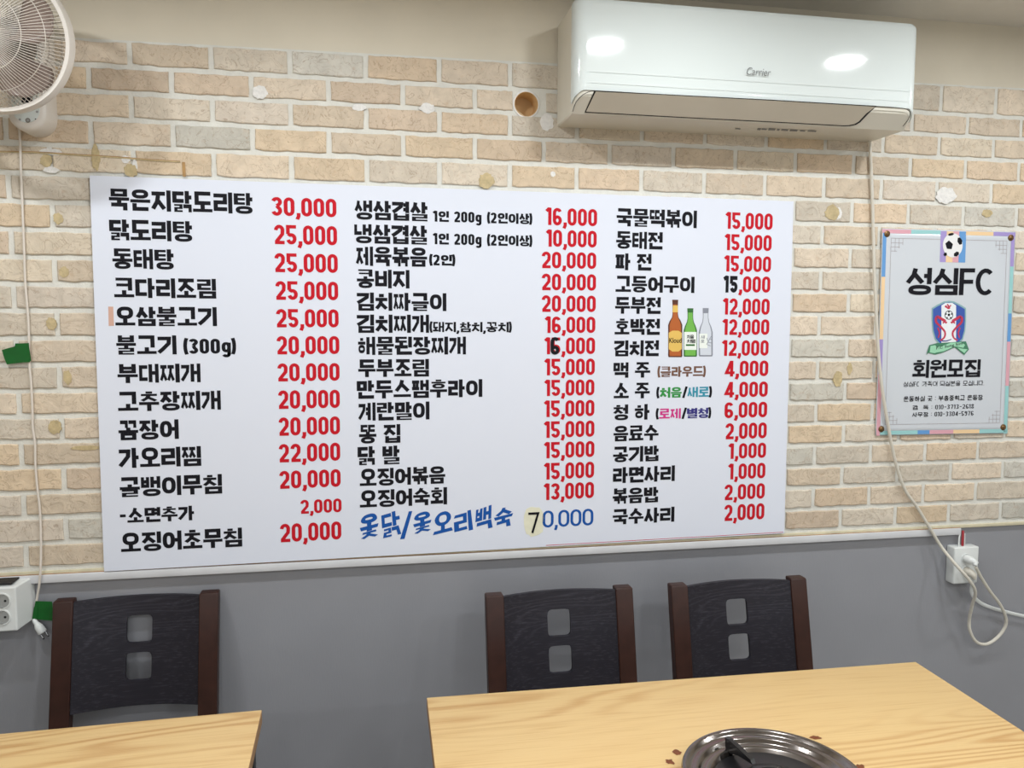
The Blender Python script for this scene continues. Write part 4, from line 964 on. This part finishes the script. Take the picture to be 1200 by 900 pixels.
def guard(sign, depth, twist, n, m):
    mb = MB()
    for k in range(n):
        a0 = 2 * PI * k / n; pts = []
        for j in range(7):
            t = j / 6; rr = .030 + (FR - .030) * t; a = a0 + twist * t; y = sign * (depth * (1 - t ** 2.4)) - (.006 if sign < 0 else -.004)
            pts.append((rr * math.cos(a), y, rr * math.sin(a)))
        mb.tube(pts, .00072, m, 5, cap=False)
    for rr in (.075, .110):
        t = (rr - .03) / (FR - .03); y = sign * (depth * (1 - t ** 2.4)) - (.005 if sign < 0 else -.003)
        mb.lathe([(rr - .0009, y), (rr, y - .0009), (rr + .0009, y), (rr, y + .0009)], m, 64, (0, 0, 0), 'y', close=True)
    y = sign * depth
    mb.lathe([(.0005, y - .006), (.022, y - .005), (.031, y - .002), (.031, y + .003)], M_FAN, 32, (0, 0, 0), 'y')
    tl(mb); return mb
guard(-1, .068, .16, 112, M_WIRE).build('front_guard', fan); guard(1, .060, -.45, 60, M_WIRE).build('rear_guard', fan)
for k in range(4):
    mb = MB(); a0 = 2 * PI * k / 4 - 1.26; g = []
    for i in range(11):
        t = i / 10; rr = .024 + (.122 - .024) * t
        wd = (.35 + 1.05 * math.sin(PI * min(1, t * .62 + .18))) * .55
        if t > .8: wd *= 1 - ((t - .8) / .2) ** 2 * .45
        for j in range(7):
            s_ = j / 6 - .5; a = a0 + s_ * wd * 1.5 + t * .3; g.append((rr * math.cos(a), s_ * .05 * (1 - .4 * t) + .008, rr * math.sin(a)))
    mb.add(g, [(i * 7 + j, i * 7 + j + 1, (i + 1) * 7 + j + 1, (i + 1) * 7 + j) for i in range(10) for j in range(6)], M_BLADE); tl(mb)
    o = mb.build('blade', fan); s2 = o.modifiers.new('thickness', 'SOLIDIFY'); s2.thickness = .0022
b = MB(); b.lathe([(.0005, -.02), (.02, -.018), (.026, -.008), (.026, .02)], M_MOTOR, 28, (0, 0, 0), 'y'); tl(b); b.build('hub', fan)

# fan cord, plug and green tape
yc = -0.009
path = [(22.5, 150, -.012), (23.5, 165, -.010), (24.6, 205, yc), (26, 235, yc), (28, 285, yc), (29.6, 330, yc), (32, 360, yc), (33.5, 380, yc), (34, 400, yc), (34, 420, yc), (36.5, 450, yc), (38, 480, yc), (38.3, 500, yc), (41, 520, yc), (41.5, 545, yc), (44, 575, yc), (46, 590, yc), (47.4, 610, yc), (48, 640, -.013), (47.4, 668, -.018), (46, 685, -.016), (43.4, 700, -.010), (40.5, 718, -.009), (40.2, 728, -.010)]
RC = at(40, 735, 0)
fcord = empty('fan_cord', RC, 'thin pale cord hanging below the wall fan, ending in a loose white plug', 'cord')
b = MB(); b.tube([p - RC for p in spline([at(*p) for p in path], 5)], .0027, M_CORDL, 8); b.build('cable', fcord)
b = MB(); A, B, C2 = at(40.4, 727, -.011), at(46.5, 737, -.014), at(51, 742.5, -.014)
ax = (C2 - A).normalized()
b.tube([p - RC for p in (A - ax * .004, A, A + ax * .010, A + ax * .011, A + ax * .018, A + ax * .034, A + ax * .036)], [.004, .0055, .0058, .0068, .0095, .0105, .009], M_OUT, 14); b.build('plug', fcord, angle=60)
for s_ in (-1, 1):
    sd_ = Vector((ax.z, 0, -ax.x)) * s_ * .0062; b = MB(); b.tube([A + ax * .035 + sd_ - RC, A + ax * .047 + sd_ - RC], .0022, M_PIN, 8); b.tube([A + ax * .047 + sd_ - RC, A + ax * .0505 + sd_ - RC], .0019, M_BLACK, 8); b.build('pin', fcord)
def tape(name, pts, y, label, fold=None):
    q = [at(px, py, y) for px, py in pts]; root = sum(q, Vector()) / len(q); mb = MB()
    mb.poly([p - root for p in q], M_TAPEG, .0006)
    if fold: mb.poly([at(px, py, y - .0012) - root for px, py in fold], M_TAPEG, .0006)
    o = mb.build(name, None, smooth=False, loc=root); return tag(o, label, 'tape', None)
tape('green_tape', [(2, 410), (17, 406), (18, 402.5), (33.5, 402), (36.5, 423), (26, 425), (16, 426), (8, 427), (5, 420)], -.0135, 'green tape strip holding the fan cord on the bricks', [(17.6, 402.5), (33.8, 402), (35, 424.5), (20, 425)])
tape('green_tape', [(41.5, 704.4), (61, 705), (63, 727.5), (50, 726.5), (37.6, 725)], -.0125, 'green tape strip on the grey wall above the loose plug', [(39.6, 712), (43.6, 704.6), (44, 725.4), (37.8, 725)])

# left surface outlet box
def socket(mb, c, r):
    mb.lathe([(r * 1.16, 0.001), (r * 1.16, -.0015), (r, -.002), (r * .96, .001)], M_OUT, 28, c, 'y'); mb.disc((c[0], c[1] - .0004, c[2]), r * .98, M_OUTD, 28)
    for s_ in (-1, 1): mb.disc((c[0] + s_ * r * .45, c[1] - .0009, c[2]), r * .17, M_BLACK, 12)
    for s_ in (-1, 1): mb.box((c[0], c[1] - .001, c[2] + s_ * r * .86), (r * .35, .003, r * .22), M_OUTD)
lx1, lz0, lz1 = at(18, 690, -.06).x, at(18, 739.5, -.06).z, at(18, 688, -.06).z
lw = .125; RO = Vector((lx1 - lw / 2, .004, lz0))
ob = empty('outlet_box', RO, 'white surface-mounted outlet box at the left edge below the brick wall', 'outlet')
b = MB(); hh = lz1 - lz0; bw = lw / 2 + .018
loops = [[Vector(p) for p in ((-bw, 0, -.004 + .012), (bw, 0, -.004 + .012), (bw, 0, hh + .006), (-bw, 0, hh + .006))], [Vector(p) for p in ((-lw / 2, -.064, 0), (lw / 2, -.064, 0), (lw / 2, -.064, hh), (-lw / 2, -.064, hh))]]
loft(b, loops, M_OUT); o = b.build('housing', ob, smooth=False); bv = o.modifiers.new('soft', 'BEVEL'); bv.width = .003; bv.segments = 2
b = MB(); b.box((-.01, -.031, hh + .0065), (lw, .048, .004), M_GAP, .001); b.build('dust_gap', ob)
for sxp in (0.0, -0.052):
    for pyv in (705, 724):
        b = MB(); c = at(1.2, pyv, -.064); socket(b, (c.x + sxp - RO.x, -.0645, c.z - RO.z), .0168); b.build('socket', ob)

# right outlet with two plugs
ra, rc_ = at(1119, 642, -.030), at(1145.5, 683, -.030)
RT = Vector(((ra.x + rc_.x) / 2, .004, rc_.z))
ot = empty('wall_outlet', RT, 'small white wall outlet with two plugs below the poster', 'outlet')
wv, hv_ = (rc_.x - ra.x), (ra.z - rc_.z)
b = MB(); b.box((0, -.017, hv_ / 2), (wv, .034, hv_), M_OUT, .004, 3); b.build('housing', ot)
sc = []
for pyv in (654.5, 669):
    c = at(1133, pyv, -.034); cc = (c.x - RT.x, -.0345, c.z - RT.z); sc.append(cc); b = MB(); socket(b, cc, .0125); b.build('socket', ot)

# AC cord with its plug (runs down the wall, past the outlet and loops back up)
cc0 = Vector(sc[0]) + RT; cc1 = Vector(sc[1]) + RT
path = [(1018.5, 160, -.02), (1019.5, 175, -.013), (1021.5, 215, -.012), (1023, 260, -.012), (1024.2, 310, -.016), (1026, 350, -.019), (1028.5, 400, -.020), (1033, 450, -.020), (1041, 500, -.018), (1049, 540, -.016), (1060, 573, -.015), (1073.8, 593, -.015), (1088.5, 617, -.018), (1103, 640.7, -.022), (1120, 661.8, -.060), (1135, 678.7, -.078), (1143.0, 693.4, -.070), (1139.5, 708, -.045), (1136, 725, -.022), (1136.4, 738, -.020), (1143.4, 751.5, -.020), (1155, 755, -.020), (1167, 748.5, -.020), (1176.5, 737, -.022), (1179, 725, -.028), (1172, 708.5, -.036), (1161, 694, -.044), (1150, 677, -.052), (1143.5, 664.5, -.060)]
RK = at(1143, 755, 0)
acc = empty('power_cord', RK, 'off-white power cord running from the air conditioner past the poster to the wall outlet', 'cord')
b = MB(); b.tube([p - RK for p in spline([at(*p) for p in path], 6)], .0046, M_CORD, 9); b.build('cable', acc)
e_ = at(1142.5, 663, -.062); d_ = Vector((0.1, -1, -.25)).normalized()
b = MB(); b.tube([p - RK for p in (cc0 + Vector((0, .003, 0)), cc0 + Vector((.001, -.016, -.002)), cc0 + Vector((.004, -.020, -.003)), cc0 + Vector((.010, -.027, -.008)), e_)], [.0115, .0120, .0115, .0085, .0050], M_OUT, 16); b.build('plug', acc, angle=60)
# second plug with its flat white lead going right
RJ = at(1160, 712, 0)
wl = empty('white_lead', RJ, 'white flat lead from the lower plug of the outlet running off to the right', 'cord')
path = [(1141.5, 679, -.050), (1138, 690, -.030), (1141, 699, -.022), (1149, 706.5, -.014), (1160, 711.5, -.012), (1175, 716, -.011), (1200, 722, -.010), (1260, 734, -.010), (1400, 760, -.010), (1540, 786, -.010)]
b = MB(); b.tube([p - RJ for p in spline([at(*p) for p in path], 6)], .0056, M_OUT, 9, flat=.55); b.build('cable', wl)
e_ = at(1141.5, 678.5, -.052)
b = MB(); b.tube([p - RJ for p in (cc1 + Vector((0, .003, 0)), cc1 + Vector((.001, -.014, -.002)), cc1 + Vector((.004, -.018, -.004)), cc1 + Vector((.009, -.022, -.010)), e_)], [.0115, .0120, .0115, .0085, .0052], M_CORD, 16); b.build('plug', wl, angle=60)
# short red and white feed wires above the outlet
RW = at(1127, 640, 0)
fw_ = empty('feed_wire', RW, 'short red and white wires dropping from the trim end into the outlet top', 'wire')
b = MB(); b.tube([at(1128.5, 622, -.006) - RW, at(1128.3, 626, -.010) - RW, at(1127.6, 643, -.016) - RW], .0036, M_REDP, 8); b.build('red_wire', fw_)
b = MB(); b.tube([at(1125.4, 624, -.008) - RW, at(1124, 630, -.010) - RW, at(1123.2, 643, -.016) - RW], .0022, M_OUT, 8); b.tube([at(1130.6, 625, -.008) - RW, at(1130.2, 643, -.014) - RW], .0016, M_OUT, 6); b.build('white_wire', fw_)

# ------------------------------------------------------------------ chairs
CW = 0.373; CZ = 0.828; REC = math.tan(math.radians(12))
def prof_y(z):                      # front face of the back posts: upright part leans back towards the top
    return -(CZ - z) * REC
def make_chair(label, loc):
    t = empty('dining_chair', loc, label, 'chair', 'dark dining chairs along the wall')
    pw, pd = .044, .030
    for s in (-1, 1):
        xo = s * (CW / 2 - pw / 2); b = MB(); loops = []
        for z in (0.0, 0.20, 0.38, 0.45, 0.52, 0.62, 0.72, CZ - .004, CZ):
            y = prof_y(max(z, .47)); 
            if z < .47: y += -(0.47 - z) ** 2 * -.36
            k = .0015 if z == CZ else 0
            ww = pw * (0.82 if z < .3 else 1)
            loops.append([Vector((xo - ww / 2 + k, y + k, z)), Vector((xo + ww / 2 - k, y + k, z)), Vector((xo + ww / 2 - k, y + pd - k, z)), Vector((xo - ww / 2 + k, y + pd - k, z))])
        loft(b, loops, M_POST); o = b.build('back_post', t, angle=30); bv = o.modifiers.new('soft', 'BEVEL'); bv.width = .002; bv.segments = 2
    # curved slat with two square windows
    x_in = CW / 2 - pw; hS = .252; zt_ = CZ - .006
    hwW, hwH = .0295, .0325; z1c, z2c = zt_ - .045 - hwH, zt_ - .045 - hwH - .0862
    def P(u, v, w):                  # u across, v height, w depth behind the front face
        sag = .024 * (1 - (u / x_in) ** 2)
        zz = v; y = prof_y(zz) + .006 + sag + w
        return Vector((u, y, zz))
    b = MB(); TH = .010
    def patch(pts_grid, nu, nv):
        for w in (0, TH):
            vs = [P(u, v, w) for (u, v) in pts_grid]
            fs = [(j * nu + i, j * nu + i + 1, (j + 1) * nu + i + 1, (j + 1) * nu + i) for j in range(nv - 1) for i in range(nu - 1)]
            if w: fs = [f[::-1] for f in fs]
            b.add(vs, fs, M_SLAT)
    def rect(u0, u1, v0, v1, nu, nv): patch([(u0 + (u1 - u0) * i / (nu - 1), v0 + (v1 - v0) * j / (nv - 1)) for j in range(nv) for i in range(nu)], nu, nv)
    cwid = .05
    rect(-x_in, -cwid, zt_ - hS, zt_, 9, 3); rect(cwid, x_in, zt_ - hS, zt_, 9, 3)
    zA, zB, zC = z1c + .038, (z1c + z2c) / 2, z2c - .038
    rect(-cwid, cwid, zA, zt_, 9, 2); rect(-cwid, cwid, zt_ - hS, zC, 9, 2)
    for (zc, vlo, vhi) in ((z1c, zB, zA), (z2c, zC, zB)):
        N = 40; inner, outer = [], []
        for k in range(N):
            a = 2 * PI * k / N + PI / N; c_, s_ = math.cos(a), math.sin(a); e = 7
            q = 1 / ((abs(c_) ** e + abs(s_) ** e) ** (1 / e)); inner.append((hwW * q * c_, zc + hwH * q * s_))
            vv = (vhi - zc) if s_ > 0 else (zc - vlo); q2 = min(cwid / max(abs(c_), 1e-6), vv / max(abs(s_), 1e-6)); outer.append((q2 * c_, zc + q2 * s_))
        for (uu, vv2) in ((-cwid, vlo), (cwid, vlo), (-cwid, vhi), (cwid, vhi)):
            kk = min(range(N), key=lambda q_: (outer[q_][0] - uu) ** 2 + (outer[q_][1] - vv2) ** 2); outer[kk] = (uu, vv2)
        for w in (0, TH):
            vs = [P(u, v, w) for u, v in inner + outer]; fs = [(k, (k + 1) % N, N + (k + 1) % N, N + k) for k in range(N)]
            b.add(vs, fs, M_SLAT)
        vs = [P(u, v, w) for w in (0, TH) for u, v in inner]
        b.add(vs, [(k, (k + 1) % N, N + (k + 1) % N, N + k) for k in range(N)], M_SLAT)
    n = 24
    for v in (zt_, zt_ - hS):
        vs = [P(-x_in + 2 * x_in * i / n, v, w) for w in (0, TH) for i in range(n + 1)]; b.add(vs, [(i, i + 1, n + 2 + i, n + 1 + i) for i in range(n)], M_SLAT)
    b.build('back_slat', t, angle=40, recalc=True)['label'] = 'charcoal wood-grain backrest with two square windows'
    # seat, front legs, rails
    ys = prof_y(.45)
    b = MB(); b.box((0, ys - .185, .452), (CW + .03, .38, .038), M_SEAT, .014, 3); b.build('seat', t)
    for s in (-1, 1):
        b = MB(); loops = []
        for z, k in ((0, .014), (.2, .018), (.434, .02)):
            loops.append([Vector((s * (CW / 2 - .02) + a * k, ys - .345 + c * k, z)) for a, c in ((-1, -1), (1, -1), (1, 1), (-1, 1))])
        loft(b, loops, M_POST); b.build('front_leg', t, smooth=False)
    def rail(c, size): b = MB(); b.box(c, size, M_POST, .002); b.build('seat_rail', t)
    rail((0, ys - .345, .41), (CW - .07, .02, .045))
    for s in (-1, 1):
        rail((s * (CW / 2 - .02), ys - .165, .41), (.02, .33, .045)); rail((s * (CW / 2 - .02), ys - .155, .19), (.016, .35, .022))
    return t
def copy_tree(o, parent=None):
    c = o.copy(); COL.objects.link(c)
    if parent: c.parent = parent
    for ch in o.children: copy_tree(ch, c)
    return c
def midx(a, c, y): return (at(*a, y).x + at(*c, y).x) / 2
ch1 = make_chair('dark wooden chair with two-window backrest, standing alone behind the left table', (midx((60, 706), (257, 695), -.037), -.037, 0))
ch2 = copy_tree(ch1); ch2.location = (midx((570, 699), (741, 690), -.178), -.178, 0)
ch2['label'] = 'dark wooden chair behind the right table, the one nearer the middle of the wall'
ch3 = copy_tree(ch1); ch3.location = (midx((789, 687), (943, 678), -.187), -.187, 0)
ch3['label'] = 'dark wooden chair behind the right table, the one nearer the wall outlet and poster'

# ------------------------------------------------------------------ tables
TZ, TT = 0.74, 0.027
def make_table(label, corner, rz, side, wid=1.2, dep=.75):
    """corner: the far corner of the top that the photo shows; side -1 = top extends left, +1 = right"""
    t = empty('dining_table', (corner.x, corner.y, 0), label, 'table', 'pale wood dining tables', rz)
    xm_ = side * wid / 2
    b = MB(); b.box((xm_, -dep / 2, TZ - TT / 2), (wid, dep, TT), M_TABLE, .002, 2)
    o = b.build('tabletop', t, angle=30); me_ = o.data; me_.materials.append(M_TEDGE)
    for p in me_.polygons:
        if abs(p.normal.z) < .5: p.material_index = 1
    b = MB(); zc = TZ - TT - .02
    for yy in (-.06, -dep + .06): b.box((xm_, yy, zc), (wid - .09, .025, .04), M_LEG, .002)
    for xx in (.05, wid - .05): b.box((side * xx, -dep / 2, zc), (.025, dep - .1, .04), M_LEG, .002)
    b.build('apron', t)
    for xx in (.034, wid - .034):
        for yy in (-.036, -dep + .036):
            b = MB(); b.box((side * xx, yy, (TZ - TT) / 2), (.045, .045, TZ - TT), M_LEG, .003); b.build('leg', t)
    return t
ltab = make_table('pale oak dining table cut off at the lower left, with an empty top', atz(307, 831.6, TZ), math.radians(1.0), -1)
tl0 = atz(500, 817.3, TZ); tr0 = atz(1073, 775.3, TZ)
rtab = make_table('long pale oak dining table at the right with a steel burner on it', tl0, math.atan2(tr0.y - tl0.y, tr0.x - tl0.x), 1, wid=(tr0 - tl0).length)
# scorch marks on the right table
Rm = rtab.matrix_world
def scorch(px, py, rx, ry):
    c = atz(px, py, TZ); mb = MB(); k = .0016
    mb.disc((0, 0, 0), rx * k, M_STAIN, 16, ry * k, .3, normal='z')
    o = mb.build('scorch_mark', rtab, smooth=False)
    d = Vector((c.x - tl0.x, c.y - tl0.y)); a = -rtab.rotation_euler.z
    o.location = (d.x * math.cos(a) - d.y * math.sin(a), d.x * math.sin(a) + d.y * math.cos(a), TZ + .0006)
    return o
for q in ((793, 882, 5, 5), (785, 893, 4.5, 5), (956, 865, 6, 4), (1008, 899, 5, 5)): scorch(*q)

# ------------------------------------------------------------------ gas burner
BC = Vector((0.6472, -0.8969, TZ)); BR = 0.148
gb = empty('gas_burner', BC, 'round stainless steel table burner with black pan supports on the right table', 'burner')
b = MB()
b.lathe([(BR - .012, .0), (BR - .004, .004), (BR, .018), (BR - .002, .0225), (BR - .006, .0235), (BR - .010, .022), (BR - .013, .018), (BR - .018, .016), (BR - .024, .0175), (BR - .028, .016), (BR - .031, .011), (BR - .036, .0095), (BR - .042, .0105), (BR - .046, .008), (BR - .052, .004)], M_STEEL, 72)
b.build('rim', gb, angle=50)
b = MB(); b.lathe([(BR - .051, .0045), (BR - .060, .0025), (BR - .080, .002), (.0005, .002)], M_PAN, 56); b.build('drip_pan', gb, angle=50)
b = MB(); b.lathe([(.047, .002), (.047, .012), (.043, .0155), (.030, .0165), (.028, .010), (.0005, .010)], M_PAN, 40); b.build('burner_head', gb, angle=40)['label'] = 'black burner head'
for k in range(3):
    a = math.radians(106 + 120 * k); R3 = Matrix.Rotation(a, 3, 'Z'); b = MB()
    pr = [(BR - .038, .010), (BR - .036, .030), (BR - .044, .031), (.050, .022), (.045, .016), (.080, .014), (BR - .050, .008)]
    f0 = [R3 @ Vector((r, -.0045, z)) for r, z in pr]; f1 = [R3 @ Vector((r, .0045, z)) for r, z in pr]; n = len(pr)
    b.add(f0 + f1, [list(range(n))[::-1], list(range(n, 2 * n))] + [(i, (i + 1) % n, n + (i + 1) % n, n + i) for i in range(n)], M_PAN); b.build('pan_support', gb, smooth=False)
